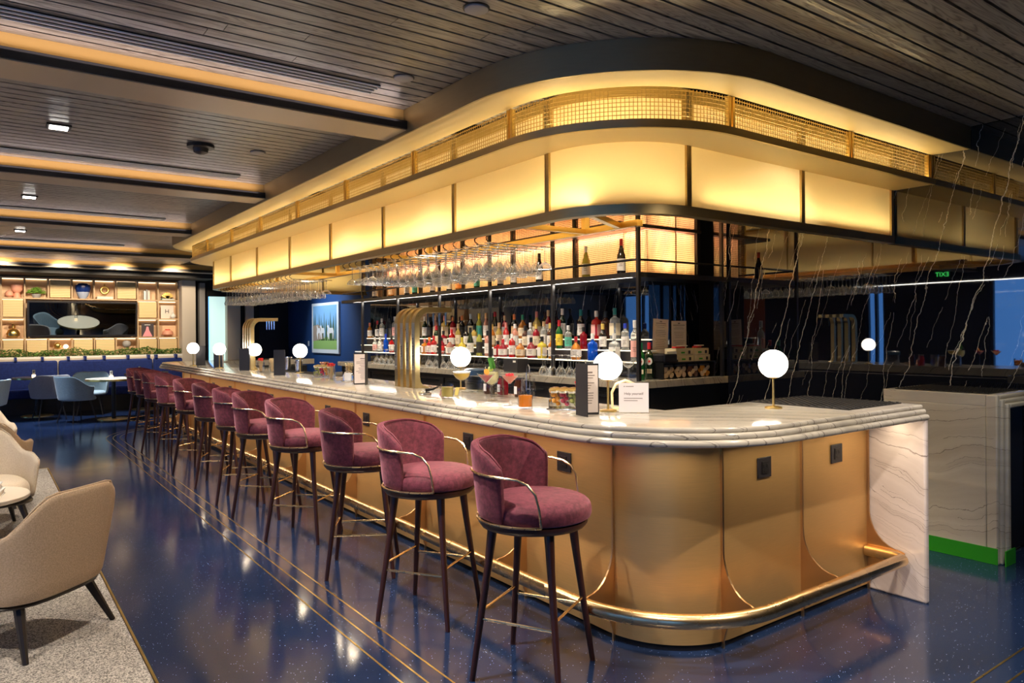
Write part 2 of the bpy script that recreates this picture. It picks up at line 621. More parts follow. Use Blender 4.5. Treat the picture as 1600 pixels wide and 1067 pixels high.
def kids(o):
    return [c for c in COL.objects if c.parent == o]


def dup(root, loc, rz, label, group=None):
    r = root.copy()
    COL.objects.link(r)
    r.location = loc
    r.rotation_euler = (0, 0, rz)
    r['label'] = label
    if group:
        r['group'] = group
    for ch in PROTO[root.name]:
        c = ch[0].copy()
        COL.objects.link(c)
        c.parent = r
        for g in ch[1]:
            d = g.copy()
            COL.objects.link(d)
            d.parent = c
    return r


PROTO = {}


def reg(root):
    PROTO[root.name] = [(c, kids(c)) for c in kids(root)]
    return root


def upath(x0, y0, y1, R, ex, off=0., ex2=None, n=14, Rf=None):
    """U path: from (ex,y0) towards -X, round corner, along +Y, round corner, to (ex2,y1).  off>0 moves outwards."""
    ex2 = ex if ex2 is None else ex2
    Rf = R if Rf is None else Rf
    p = [(ex, y0 - off, 0, -1)]
    for i in range(n + 1):
        a = -PI / 2 - (PI / 2) * i / n
        nx, ny = math.cos(a), math.sin(a)
        p.append((x0 + R + nx * (R + off), y0 + R + ny * (R + off), nx, ny))
    for i in range(n + 1):
        a = PI - (PI / 2) * i / n
        nx, ny = math.cos(a), math.sin(a)
        p.append((x0 + Rf + nx * (Rf + off), y1 - Rf + ny * (Rf + off), nx, ny))
    p.append((ex2, y1 + off, 0, 1))
    return p


def text_mesh(body, size, ext=.0008, align='CENTER'):
    c = bpy.data.curves.new('txt', 'FONT')
    c.body = body
    c.size = size
    c.extrude = ext
    c.align_x = align
    c.align_y = 'CENTER'
    o = bpy.data.objects.new('txt', c)
    COL.objects.link(o)
    bpy.context.view_layer.update()
    me = bpy.data.meshes.new_from_object(o.evaluated_get(bpy.context.evaluated_depsgraph_get()))
    bpy.data.objects.remove(o)
    return me


def text(body, size, m, parent, M, name='lettering', ext=.0008):
    me = text_mesh(body, size, ext)
    me.materials.clear()
    me.materials.append(m)
    o = put(me, name, parent)
    o.matrix_local = M
    return o


# ================================================================== STRUCTURE
XW = 5.85
YB = 17.9
struct(MB().box(-7.2, 7.4, -4.2, 21, -.1, 0).build('floor', M_FLOOR, smooth=False))
rf = struct(MB().box(-7.2, 7.4, -4.2, 21, 3.03, 3.12).build('ceiling', M_BLKW, smooth=False))
# planks (each a piece of the ceiling)
PW = .105
gap = .015
y = 1.06
bi = 0
plank_y = []
while y < 17.0:
    skip = any(by + .045 < y + PW * .5 < by + .40 for by in BEAMS)
    if not skip:
        plank_y.append(y)
    y += PW
mesh_cache = {}
npl = 0
for y in plank_y:
    segs = [(-7.0, XW - .005)] if y < 2.45 else [(-7.0, 3.4)]
    if y < 4.0:
        cut = random.uniform(.6, 3.1)
        segs = [(segs[0][0], cut), (cut, segs[0][1])]
    for a, b in segs:
        key = (round(b - a, 3))
        if key not in mesh_cache:
            mesh_cache[key] = MB().box(-(b - a) / 2 + .0015, (b - a) / 2 - .0015, gap / 2, PW - gap / 2, 0, .02).mesh('plank', M_PLANK)
        put(mesh_cache[key], 'plank', rf, ((a + b) / 2, y, 3.0))
        npl += 1
# walls
wr = struct(MB().box(XW, XW + .2, -1.5, 4.62, 0, 3.03).build('wall_right', M_NERO, smooth=False))
struct(MB().box(XW, XW + .2, -4.2, -1.5, 0, 3.03).build('wall_right', M_BLKW, smooth=False))
fw = MB().box(-7.2, -6.2, -4.3, -4.2, 0, 3.1).box(-2.7, 7.4, -4.3, -4.2, 0, 3.1).box(-6.2, -2.7, -4.3, -4.2, 0, .4).box(-6.2, -2.7, -4.3, -4.2, 2.8, 3.1)
struct(fw.build('wall_front', M_GREYW, smooth=False))
fm_ = MB()
for k_ in range(5):
    fm_.box(-6.2 + k_ * .855, -6.12 + k_ * .855, -4.28, -4.22, .4, 2.8)
wf_ = struct(fm_.build('window_9', M_BLACK, smooth=False))
MB().box(-6.2, -2.7, -4.255, -4.245, .4, 2.8).build('pane', M_GLASS, wf_, smooth=False)
struct(MB().box(6.2, 6.3, 10.9, 18.2, 0, 3.1).build('wall_blue', M_BLUEW, smooth=False))
struct(MB().box(5.40, 6.2, 17.95, 18.1, 0, 3.1).build('wall_navy', M_NAVYW, smooth=False))
wb = struct(MB().box(-7.2, 3.66, YB + .25, YB + .35, 0, 3.1).build('wall_back', M_CREAMW, smooth=False))
struct(MB().box(-7.2, 4.2, 16.85, YB + .25, 2.76, 3.03).build('trim_1', M_BLKW, smooth=False))
struct(MB().box(3.66, 3.95, 17.6, 18.3, 0, 3.03).build('trim_2', M_CREAMW, smooth=False))
struct(MB().box(3.95, 4.3, 17.9, 18.0, 0, 3.03).box(4.3, 5.4, 17.88, 18.0, 2.42, 3.03).build('trim_3', M_BLKW, smooth=False))
struct(MB().box(4.07, 4.19, 17.75, 17.9, 0, 2.72).build('trim_4', M_GREYW, smooth=False))
struct(MB().box(4.67, 4.97, 17.7, 17.95, 0, 2.42).box(5.10, 5.28, 17.7, 17.95, 0, 2.42).build('trim_5', M_CREAMW, smooth=False))
struct(MB().box(4.97, 5.10, 17.8, 17.95, 0, 2.42).box(5.28, 5.42, 17.75, 17.95, 0, 3.0).build('trim_6', M_BLKW, smooth=False))
d1 = mat('frosted_door_glass', (.55, .75, .75), .4, emit=(.55, .80, .78), es=.55)
struct(MB().box(4.33, 4.67, 17.9, 17.94, 0, 2.42).build('door_1', d1, smooth=False))
# left wall with dusk windows, open to the sky
WN = [(5.5, 7.0), (9.4, 9.9), (15.6, 17.4), (-2.4, -.8), (1.2, 2.6)]
m = MB()
ys = sorted([c for wn in WN for c in wn])
edges = [-4.3] + ys + [21]
for i in range(0, len(edges), 2):
    m.box(-7.2, -7.0, edges[i], edges[i + 1], 0, 3.1)
for a, b in WN:
    m.box(-7.2, -7.0, a, b, 0, .35)
    m.box(-7.2, -7.0, a, b, 2.75, 3.1)
struct(m.build('wall_left', M_NAVYW, smooth=False))
for i, (a, b) in enumerate(WN):
    f = MB()
    for yy in (a, (a + b) / 2 - .03, b - .06):
        f.box(-7.16, -7.06, yy, yy + .06, .35, 2.75)
    f.box(-7.16, -7.06, a, b, .35, .41).box(-7.16, -7.06, a, b, 2.69, 2.75)
    o = struct(f.build('window_%d' % (i + 1), M_BLACK, smooth=False))
    MB().box(-7.12, -7.11, a, b, .4, 2.7).build('pane', M_GLASS, o, smooth=False)
struct(MB().box(-7.2, 4.3, 21, 21.1, 0, 3.1).build('wall_far', M_BLKW, smooth=False))
struct(MB().box(7.3, 7.4, -4.2, 21, 0, 3.1).build('wall_outer', M_BLKW, smooth=False))
# orange artwork and exit sign on the left side (seen in the polished stone)
o = MB().box(-6.99, -6.95, 12.9, 14.3, .9, 2.5).build('framed_picture', simple('orange_art', (.75, .16, .03), .5))
tag(o, 'tall orange abstract picture on the window wall, seen only as a reflection', 'picture')
ex = thing('exit_sign', 'small green lit exit sign high on the window wall, seen reflected', 'sign', (-6.9, 7.95, 2.83))
MB().box(-.03, .03, -.17, .17, -.09, .09).build('sign_box', M_BLACK, ex)
M_EX = mat('exit_green', (.1, .9, .2), .5, emit=(.08, 1, .18), es=3.)
text('EXIT', .15, M_EX, ex, Matrix.Translation((.032, 0, 0)) @ Matrix.Rotation(PI / 2, 4, 'Z') @ Matrix.Rotation(PI / 2, 4, 'X'))
pd = thing('linear_pendant', 'thin linear lamp hanging by the windows, seen only as a reflection', 'lamp', (-4.4, 7.0, 2.5))
MB().box(-.012, .012, -1.8, 1.8, -.012, .0).build('lit_tube', mat('pendant_tube', (1, 1, 1), .5, emit=(1, .93, .8), es=14.), pd)
MB().box(-.015, .015, -1.8, 1.8, .0005, .02).build('housing', M_BLACK, pd)
for yy in (-1.5, 1.5):
    MB().tube([(0, yy, .02), (0, yy, .49)], .002, 5).build('wire', M_BLACK, pd)
# beams
for i, by in enumerate(BEAMS):
    x1 = 2.27 if by < 12 else 4.2
    b = MB().box(-7.0, x1, by, by + .34, 2.862, 2.915).build('trim_%d' % (10 + i), M_BLACK, smooth=False)
    struct(b)
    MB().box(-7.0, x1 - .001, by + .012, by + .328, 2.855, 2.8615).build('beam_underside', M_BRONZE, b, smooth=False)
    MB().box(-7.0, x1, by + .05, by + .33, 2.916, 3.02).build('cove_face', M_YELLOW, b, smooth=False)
# slot diffusers
M_SLOTD = mat('slot_dark', (.01, .01, .01), .5)
for i, (yv, xe) in enumerate(((4.02, 1.93), (6.98, 1.95), (10.08, 1.9), (13.38, 1.9))):
    v_ = thing('slot_diffuser', ('linear ceiling slot diffuser beside the %s beam from the camera' % ('nearest', 'second', 'third', 'fourth')[i]), 'vent', (0, 0, 0))
    MB().box(-6.5, xe, yv - .075, yv + .075, 2.992, 2.9985).build('face_plate', M_SLOTD, v_, smooth=False)
    for k in range(4):
        MB().box(-6.5, xe, yv - .075 + k * .046, yv - .069 + k * .046, 2.984, 2.992).build('slot_blade', M_WHITE, v_, smooth=False)
# downlight fittings
for i, (x, y, e) in enumerate(DL[:4] + [(1.39, 5.99, 0), (1.82, 5.96, 0), (1.83, 2.76, 0), (1.98, 3.75, 0)]):
    if i < 4:
        d = thing('recessed_downlight', 'rectangular recessed ceiling light, %s along the aisle' % ('nearest', 'second', 'third', 'fourth')[i], 'ceiling light', (x, y, 0))
        MB().box(-.075, .075, -.06, .06, 2.985, 2.999).build('frame', M_BLACK, d)
        MB().box(-.055, .055, -.042, .042, 2.978, 2.985).build('lens', M_LAMP, d)
    elif i == 4:
        d = thing('ceiling_camera', 'dark dome security camera on the plank ceiling', 'camera', (x, y, 0))
        MB().lathe([(.10, 2.999), (.10, 2.975), (.06, 2.97)], 24).build('base', M_BLACK, d)
        MB().lathe([(.06, 2.971), (.052, 2.94), (.02, 2.925), (1e-4, 2.923)], 20).build('dome', M_PLAST, d)
    else:
        d = thing('ceiling_disc', ('', 'small round sprinkler cover on planks between two beams', 'large grey round cover plate on planks above the bar corner',
                                   'white end plate of the near slot in the planks')[i - 4], 'cover plate', (x, y, 0))
        MB().lathe([(.055, 2.999), (.055, 2.99), (.05, 2.986)], 28).build('disc', M_GREYW, d)
        MB().lathe([(.062, 2.9995), (.062, 2.996)], 28).build('rim', M_BLACK, d)

# ------------------------------------------------------------------ floor inlays
for off in (.86, .95, 1.04):
    p = upath(2.51, 2.22, 12.45, .43, 9.0, off, 5.6)
    p = [q for q in p if q[0] <= 5.6] if False else p
    p[0] = (XW - .05, p[0][1], 0, -1)
    o = MB().sweep(p, [(-.0045, .0004), (.0045, .0004), (.0045, .0014), (-.0045, .0014)]).build('trim_%d' % (20 + int(off * 100) - 86), M_GOLD)
    struct(o)
# rug
rug = thing('area_rug', 'grey speckled rug with a thin brass edging under the lounge chairs', 'rug', (0, 0, 0))
MB().prism([(-6.5, 3.1), (.42, 3.1), (.60, 3.28), (.60, 9.86), (-6.5, 9.86)], .001, .010).build('pile', M_RUG, rug, smooth=False)
MB().sweep([(-6.5, 3.09, 0, -1), (.424, 3.09, .38, -.92), (.61, 3.276, .92, -.38), (.61, 9.87, .7, .7), (-6.5, 9.87, 0, 1)],
           [(-.006, .001), (.006, .001), (.006, .011), (-.006, .011)]).build('edging', M_GOLD, rug, smooth=False)

# ================================================================== BAR
bar = thing('bar_counter', 'long U-shaped bar with brass panelled front and stepped marble top', 'bar counter', (0, 0, 0))
BEX = 4.22
# body (dark behind the brass panels)
pc = upath(2.51, 2.22, 12.45, .43, BEX, -.012, 4.4)
MB().sweep(pc, [(-.60, .015), (0, .015), (0, 1.0), (-.60, 1.0)]).build('carcass', M_DARK, bar)


def path_slice(path, a, b):
    """cut a polyline path (x,y,nx,ny) to arc-length [a,b]."""
    out = []
    s = 0
    for i in range(len(path) - 1):
        p, q = path[i], path[i + 1]
        L = math.hypot(q[0] - p[0], q[1] - p[1])
        if L < 1e-7:
            continue
        for tt in ((a - s) / L, None, (b - s) / L):
            if tt is None:
                if a < s + L < b:
                    out.append((s + L, q))
            elif 0 <= tt <= 1:
                out.append((s + tt * L, tuple(p[k] + (q[k] - p[k]) * tt for k in range(4))))
        s += L
    out.sort(key=lambda e: e[0])
    res = []
    for e in out:
        if not res or e[0] - res[-1][0] > 1e-5:
            res.append(e)
    return [e[1] for e in res]


def arclen(path, test):
    s = 0
    for i in range(len(path) - 1):
        p, q = path[i], path[i + 1]
        L = math.hypot(q[0] - p[0], q[1] - p[1])
        for k in range(200):
            x = p[0] + (q[0] - p[0]) * k / 200
            y = p[1] + (q[1] - p[1]) * k / 200
            if test(x, y):
                return s + L * k / 200
        s += L
    return s


pb = upath(2.51, 2.22, 12.45, .43, BEX, 0, 4.4, n=20)
total = sum(math.hypot(pb[i + 1][0] - pb[i][0], pb[i + 1][1] - pb[i][1]) for i in range(len(pb) - 1))
seamsX = [4.2, 3.52, 2.865]
seamsY = [2.60, 3.31, 4.47, 5.635, 6.80, 7.99, 9.18, 10.385, 11.5, 12.0]
sl = [0] + [BEX - x for x in seamsX]
base_s = arclen(pb, lambda x, y: y > 2.60)
sl += [base_s + (yy - 2.60) for yy in seamsY]
sl += [total - 1.6, total - .6, total]
for a, b in zip(sl[:-1], sl[1:]):
    if b - a < .05:
        continue
    ps = path_slice(pb, a + .0025, b - .0025)
    MB().sweep(ps, [(-.011, .03), (0, .03), (0, 1.035), (-.011, 1.035)]).build('brass_panel', M_PANEL, bar, angle=30)
# plinth
MB().sweep(upath(2.51, 2.22, 12.45, .43, BEX, 0, 4.4), [(-.03, 0), (-.012, 0), (-.012, .03), (-.03, .03)]).build('plinth', M_BLACK, bar)

# brackets (fins) at the seams
def fin_profile():
    # (o outward, z) polygon, thin plate
    pr = [(0, 1.02), (.013, 1.02), (.013, .47)]
    for i in range(1, 9):
        a = (PI / 2) * i / 8
        pr.append((.013 + .18 * (1 - math.cos(a)), .47 - .205 * math.sin(a)))
    pr += [(.215, .258), (.20, .215), (.15, .20), (.09, .17), (.04, .12), (.013, .04), (.013, 0), (0, 0)]
    return pr


FP = fin_profile()


def fin(x, y, nx, ny, foot=True):
    tx, ty = -ny, nx
    m = MB()
    n = len(FP)
    vs = []
    for s_ in (-.0045, .0045):
        vs += [(x + nx * o + tx * s_, y + ny * o + ty * s_, z) for o, z in FP]
    m.add(vs, [tuple(range(n)), tuple(range(n, 2 * n))[::-1]] + [(i, (i + 1) % n, n + (i + 1) % n, n + i) for i in range(n)])
    return m.build('rail_bracket', M_FIN, bar, smooth=False)


for sv in [.02] + sl[2:-3]:
    q = path_slice(pb, sv, sv + .01)[0]
    L = math.hypot(q[2], q[3])
    fin(q[0], q[1], q[2] / L, q[3] / L)
# foot rail
pr_ = upath(2.51, 2.22, 12.45, .43, BEX - .04, .225, 4.4, n=16)
pts = [(4.18, 2.215, .232), (4.18, 2.06, .232)] + [(4.175, 2.015, .232)] + [(x, y, .232) for x, y, _, _ in pr_[1:]]
pts[2] = (4.15, 1.997, .232)
MB().tube(pts, .034, 24).build('foot_rail', M_BRASS, bar)
# outlets
def outlet(x, y, rz):
    o = MB().box(-.008, .0, -.056, .056, -.052, .052).xform(Matrix.Translation((x, y, .83)) @ Matrix.Rotation(rz, 4, 'Z')).build('power_outlet', M_PLAST, bar, bevel=.003)
    MB().box(-.012, -.008, -.026, .026, -.030, .030).box(-.0135, -.012, -.012, .012, -.022, -.014).box(-.0135, -.012, -.018, -.010, .0, .018).box(-.0135, -.012, .010, .018, .0, .018).xform(
        Matrix.Translation((x, y, .83)) @ Matrix.Rotation(rz, 4, 'Z')).build('socket', M_BLACK, o)


for yy in (2.966, 3.913, 4.673, 5.432, 6.237, 7.02, 7.80, 8.60, 9.40, 10.2, 11.0):
    outlet(2.51, yy, 0)
for xx in (3.194, 3.866):
    outlet(xx, 2.22, PI / 2)

# marble top: three stepped bullnoses
pt = upath(2.185, 1.89, 12.78, .755, 4.25, 0, 4.6, n=24)


def bull(o1, z0, z1, inner, n=7):
    r = (z1 - z0) / 2
    pr = [(-inner, z0)]
    for i in range(n + 1):
        a = -PI / 2 + PI * i / n
        pr.append((o1 - r * .8 + r * .8 * math.cos(a), z0 + r + r * math.sin(a)))
    pr.append((-inner, z1))
    return pr


for k, (o1, z0, z1) in enumerate(((0, 1.016, 1.048), (-.018, 1.048, 1.076), (-.036, 1.076, 1.100))):
    MB().sweep(pt, bull(o1, z0, z1, .755)).build('marble_top', M_TOP, bar, angle=50)
# waterfall end
wf = MB()
wf.box(4.212, 4.252, 1.895, 2.63, 0, 1.02)
wf.build('waterfall_end', M_FALL, bar, bevel=.012)
# underside speed rail in the well (dark)
MB().box(4.0, 4.2, 2.65, 2.655, .02, .98).build('end_cover', M_DARK, bar)

# ---------------------------------------------------------------- service end against the wall
sv = thing('service_counter', 'marble service end against the dark wall with green tape at its base', 'counter', (0, 0, 0))
MB().box(5.27, XW - .005, 2.0, 2.66, 0, 1.018).build('marble_end', M_SVC, sv, bevel=.004)
for k, (o1, z1, zz) in enumerate(((.0, 1.094, 1.066), (.034, 1.066, 1.038), (.068, 1.038, 1.004))):
    # nested inverted-L steps: vertical strip and horizontal nose
    MB().box(5.27 + o1, 5.27 + o1 + .045, 1.93 - k * .018, 2.0, 0, z1).build('step_edge', M_SVC, sv, bevel=.010)
    MB().box(5.27 + o1 + .045, XW - .005, 1.93 - k * .018, 2.0, zz, z1).build('top_edge', M_SVC, sv, bevel=.010)
MB().box(5.27, XW - .005, 2.0, 2.66, 1.0181, 1.094).build('counter_top', M_SVC, sv, bevel=.003)
MB().box(5.265, 5.2699, 1.932, 2.662, .001, .105).box(5.266, 5.42, 1.885, 1.8915, .001, .10).build('green_tape', M_GREEN, sv, smooth=False)
MB().box(5.36, XW - .005, 1.985, 1.999, .02, 1.0).build('dark_front', M_DARK, sv, smooth=False)


def rubber_mat(name, label, x0, x1, y0, y1, z):
    o = thing(name, label, 'mat', ((x0 + x1) / 2, (y0 + y1) / 2, z))
    sx, sy = (x1 - x0) / 2, (y1 - y0) / 2
    MB().box(-sx, sx, -sy, sy, 0.0005, .006).build('sheet', M_RUBBER, o)
    m = MB()
    nx = int(sx * 2 / .022)
    ny = int(sy * 2 / .022)
    for i in range(nx):
        for j in range(ny):
            if (i + j) % 2 == 0:
                x = -sx + .011 + i * .022
                yv = -sy + .011 + j * .022
                m.box(x - .005, x + .005, yv - .005, yv + .005, .006, .011)
    s_ = m.build('studs', M_RUBBER, o, smooth=False)
    s_['kind'] = 'stuff'
    return o


rubber_mat('bar_mat', 'black studded rubber mat on the near end of the marble bar', 3.66, 4.225, 2.03, 2.63, 1.100)
rubber_mat('bar_mat', 'black rubber mat on top of the marble service end by the wall', 5.32, 5.82, 2.0, 2.60, 1.094)

# ================================================================== CANOPY
can = thing('bar_canopy', 'curved brass canopy with glowing frosted panels and mesh hung above the bar', 'canopy', (0, 0, 0))
CX, CY, CY1, CR = 2.84, 2.87, 12.0, .58
def cpath(off, ex=XW - .004, n=22):
    return upath(CX, CY, CY1, CR, ex, off, XW - .3, n=n)
# fascia
MB().sweep(cpath(.56), [(0, 2.835), (.012, 2.835), (.012, 2.999), (0, 2.999)]).build('fascia', M_FASCIA, can, angle=30)
MB().sweep(cpath(.56), [(-.26, 2.846), (-.001, 2.835), (-.001, 2.842), (-.26, 2.853)]).build('soffit', M_SOFFIT, can, angle=30)
# mid rail: shelf with upstand
MB().sweep(cpath(0), [(.305, 2.618), (.325, 2.618), (.325, 2.662), (.305, 2.662)]).build('mid_rail', M_BRASSD, can, angle=30)
MB().sweep(cpath(0), [(.012, 2.622), (.304, 2.622), (.304, 2.634), (.012, 2.634)]).build('mid_shelf', M_SOFFIT, can, angle=30)
# lower rail
MB().sweep(cpath(0), [(-.05, 2.205), (.018, 2.205), (.018, 2.262), (-.008, 2.262), (-.008, 2.235), (-.05, 2.235)]).build('lower_rail', M_BRASSD, can, angle=30)
# interior ceiling
MB().prism([(2.9, 3.2), (3.2, 2.9), (XW - .005, 2.9), (XW - .005, 12.0), (2.9, 12.0)], 2.96, 2.975).build('canopy_ceiling', M_INNER, can, smooth=False)
# inner frame bars
fr = MB()
fr.box(3.42, 3.47, 3.3, 11.7, 2.205, 2.245)
for yy in (3.8, 6.0, 8.2, 10.4):
    fr.box(2.89, 3.42, yy, yy + .04, 2.207, 2.24)
    fr.box(3.42, 3.46, yy, yy + .04, 2.245, 2.96)
fr.obox((3.2, 3.36, 2.225), .6, .04, .035, math.radians(28))
fr.build('inner_frame', M_GOLD, can)
# frosted panels and mullions
cp = cpath(0)
ctot = sum(math.hypot(cp[i + 1][0] - cp[i][0], cp[i + 1][1] - cp[i][1]) for i in range(len(cp) - 1))
exx = XW - .004
cs0 = arclen(cp, lambda x, y: y > 3.45 and x < 2.9)
cuts = [0, exx - 4.585, exx - 3.40] + [cs0 + (yy - 3.45) for yy in (3.45, 4.55, 5.72, 6.90, 8.09, 9.30, 10.5, 11.45)] + [ctot - 1.7, ctot - .8, ctot]
for i, (a, b) in enumerate(zip(cuts[:-1], cuts[1:])):
    ps = path_slice(cp, a + .012, b - .012)
    MB().sweep(ps, [(-.006, 2.262), (.0, 2.262), (.0, 2.93), (-.006, 2.93)]).build('frosted_panel', M_FROST, can, angle=30)
MB().sweep(cpath(0), [(.0005, 2.885), (.008, 2.885), (.008, 2.958), (.0005, 2.958)]).build('panel_header', M_MESH, can, angle=30)
for sv_ in cuts[1:-1]:
    MB().sweep(path_slice(cp, sv_ - .045, sv_ + .045), [(.0005, 2.640), (.007, 2.640), (.007, 2.884), (.0005, 2.884)]).build('panel_stile', M_MESH, can, angle=30)
for sv_ in cuts:
    sv_ = min(max(sv_, .02), ctot - .03)
    q = path_slice(cp, sv_, sv_ + .004)[0]
    L = math.hypot(q[2], q[3])
    nx, ny = q[2] / L, q[3] / L
    rz = math.atan2(ny, nx)
    m = MB().obox((q[0] + nx * .003, q[1] + ny * .003, 2.595), .024, .010, .67, rz)
    for sgn in (-1, 1):
        m.obox((q[0] - ny * .014 * sgn + nx * .008, q[1] + nx * .014 * sgn + ny * .008, 2.595), .016, .012, .67, rz)
    m.build('mullion', M_BRASSD, can, smooth=False)
# mesh screens and posts above the mid rail
mp_ = cpath(.285)
mtot = sum(math.hypot(mp_[i + 1][0] - mp_[i][0], mp_[i + 1][1] - mp_[i][1]) for i in range(len(mp_) - 1))
ms0 = arclen(mp_, lambda x, y: y > 3.47 and x < 2.7)
mcuts = [.02, exx - 4.70, exx - 3.43] + [ms0 + (yy - 3.47) for yy in (3.47, 4.66, 5.88, 7.08, 8.26, 9.44, 10.65, 11.6)] + [mtot - 1.7, mtot - .03]
Z0, Z1 = 2.662, 2.845
for i, (a, b) in enumerate(zip(mcuts[:-1], mcuts[1:])):
    near = a < ms0 + 2.6
    sp = .0225 if near else .030
    m = MB()
    ln = b - a - .04
    nn = int(ln / sp)
    for k in range(nn + 1):
        s_ = a + .02 + ln * k / nn
        q = path_slice(mp_, s_, s_ + .003)[0]
        rz = math.atan2(q[3], q[2])
        m.obox((q[0], q[1], (Z0 + Z1) / 2), .003, .0036, Z1 - Z0, rz)
    ps = path_slice(mp_, a + .02, b - .02)
    nh = int((Z1 - Z0) / sp)
    for k in range(nh):
        z = Z0 + (k + .5) * (Z1 - Z0) / nh
        m.sweep(ps, [(.001, z - .0018), (.004, z - .0018), (.004, z + .0018), (.001, z + .0018)])
    o = m.build('mesh_screen', M_MESH, can, smooth=False)
    o['kind'] = 'stuff'
for sv_ in mcuts:
    q = path_slice(mp_, sv_, sv_ + .004)[0]
    L = math.hypot(q[2], q[3])
    nx, ny = q[2] / L, q[3] / L
    rz = math.atan2(ny, nx)
    m = MB()
    for sgn in (-1, 1):
        m.obox((q[0] - ny * .016 * sgn, q[1] + nx * .016 * sgn, (Z0 + Z1) / 2), .028, .020, Z1 - Z0, rz)
    m.build('screen_post', M_GOLD, can, smooth=False)

# ================================================================== BACK BAR
bb = thing('back_bar', 'black and marble back bar with lit bottle tiers and mesh display boxes', 'back bar', (0, 0, 0))
ZT = 1.085
YE = 10.9
MB().box(4.55, XW - .004, 4.45, YE, ZT - .065, ZT).build('marble_counter', M_TOP, bb, bevel=.003)
MB().box(4.62, XW - .004, 4.55, YE, 0, ZT - .067).build('under_cabinet', M_DARK, bb, smooth=False)
for k in range(6):
    y0 = 4.62 + k * 1.04
    dr = MB().box(4.602, 4.619, y0, y0 + 1.0, .12, .97).build('fridge_door', M_PLAST, bb, bevel=.003)
    MB().box(4.585, 4.601, y0 + .08, y0 + .92, .93, .945).build('handle', M_CHROME, dr)
MB().box(5.12, XW - .004, 4.80, YE, ZT + .001, 2.0).build('stone_core', M_NERO, bb, smooth=False)
for x0, zt_ in ((4.85, 1.24), (4.95, 1.345), (5.05, 1.45)):
    MB().box(x0, 5.119, 4.70 if x0 < 5 else 4.72, YE, zt_ - .012, zt_).build('bottle_tier', M_WHITE, bb, smooth=False)
    MB().box(x0 + .004, x0 + .010, 4.74, YE, zt_ - (.10 if x0 > 4.9 else .012), zt_ - .0125).build('tier_riser', M_PLAST, bb, smooth=False)
    MB().box(x0 - .004, x0, 4.70, YE, zt_ - .008, zt_ - .003).build('led_edge', M_TUBE, bb, smooth=False)
# frame of black posts, shelf and rails
for yy in (4.48, 5.66, 6.78, 7.90, 9.03, 10.18):
    MB().box(4.635, 4.665, yy - .015, yy + .015, ZT, 2.93).build('post', M_BLACK, bb, smooth=False)
MB().box(5.78, 5.81, 4.465, 4.495, ZT, 2.93).build('post', M_BLACK, bb, smooth=False)
# shelf with rounded corner
R = .12
pl = [(5.119, YE), (4.62, YE)] + [(4.62 + R - R * math.cos(PI / 2 * i / 6), 4.46 + R - R * math.sin(PI / 2 * i / 6)) for i in range(7)] + [(XW - .004, 4.46), (XW - .004, 4.799), (5.119, 4.799)]
MB().prism(pl, 2.0, 2.045).build('upper_shelf', M_BLACK, bb, smooth=False)
for z in (2.155,):
    pts = [(4.65, YE, z)] + [(4.65 + .1 - .1 * math.cos(PI / 2 * i / 6), 4.48 + .1 - .1 * math.sin(PI / 2 * i / 6), z) for i in range(7)] + [(XW - .01, 4.48, z)]
    MB().tube(pts, .011, 6).build('guard_rail', M_BLACK, bb)
MB().box(4.70, XW - .005, 4.76, YE, 2.50, 2.53).build('box_lintel', M_BLACK, bb, smooth=False)
# display box back and mesh
BX, BY = 5.10, 4.80
lin = MB()
lin.box(BX + .45, BX + .47, BY + .05, YE, 2.046, 2.95)
lin.box(BX + .05, XW - .004, BY + .35, BY + .36, 2.046, 2.95)
lin.build('box_liner', M_SCREENBACK, bb, smooth=False)
# translucent diffuser behind the mesh
df_ = MB().box(BX + .05, BX + .055, BY + .05, YE - .02, 2.046, 2.495).box(BX + .05, XW - .01, BY + .045, BY + .05, 2.046, 2.495)
df_.box(BX + .05, BX + .055, BY + .05, YE - .02, 2.535, 2.94).box(BX + .05, XW - .01, BY + .045, BY + .05, 2.535, 2.94)
M_DIFF = mat('display_diffuser', (1, .9, .75), .5)
t = NT(M_DIFF)
tl = t.n('ShaderNodeBsdfTranslucent')
tl.inputs[0].default_value = (1, .88, .70, 1)
t.l(tl.outputs[0], t.t.nodes['Material Output'].inputs[0])
df_.build('diffuser', M_DIFF, bb, smooth=False)
for z0, z1 in ((2.048, 2.498), (2.533, 2.93)):
    m = MB()
    yv = BY
    while yv < YE:
        m.box(BX - .0015, BX + .0015, yv - .0015, yv + .0015, z0, z1)
        yv += .019 if yv < 7 else .03
    xv = BX
    while xv < XW - .02:
        m.box(xv - .0015, xv + .0015, BY - .0015, BY + .0015, z0, z1)
        xv += .019
    z = z0 + .01
    while z < z1:
        m.box(BX - .0015, BX + .0015, BY, YE, z - .0015, z + .0015)
        m.box(BX, XW - .02, BY - .0015, BY + .0015, z - .0015, z + .0015)
        z += .019
    o = m.build('mesh_front', M_MESHB, bb, smooth=False)
    o['kind'] = 'stuff'
for yy in (5.66, 6.78, 7.90, 9.03, 10.18):
    MB().box(BX - .02, BX + .03, yy + .15, yy + .19, 2.046, 2.93).build('box_post', M_BLACK, bb, smooth=False)
MB().box(XW - .06, XW - .01, BY - .03, BY + .0, 2.046, 2.93).build('box_post', M_BLACK, bb, smooth=False)

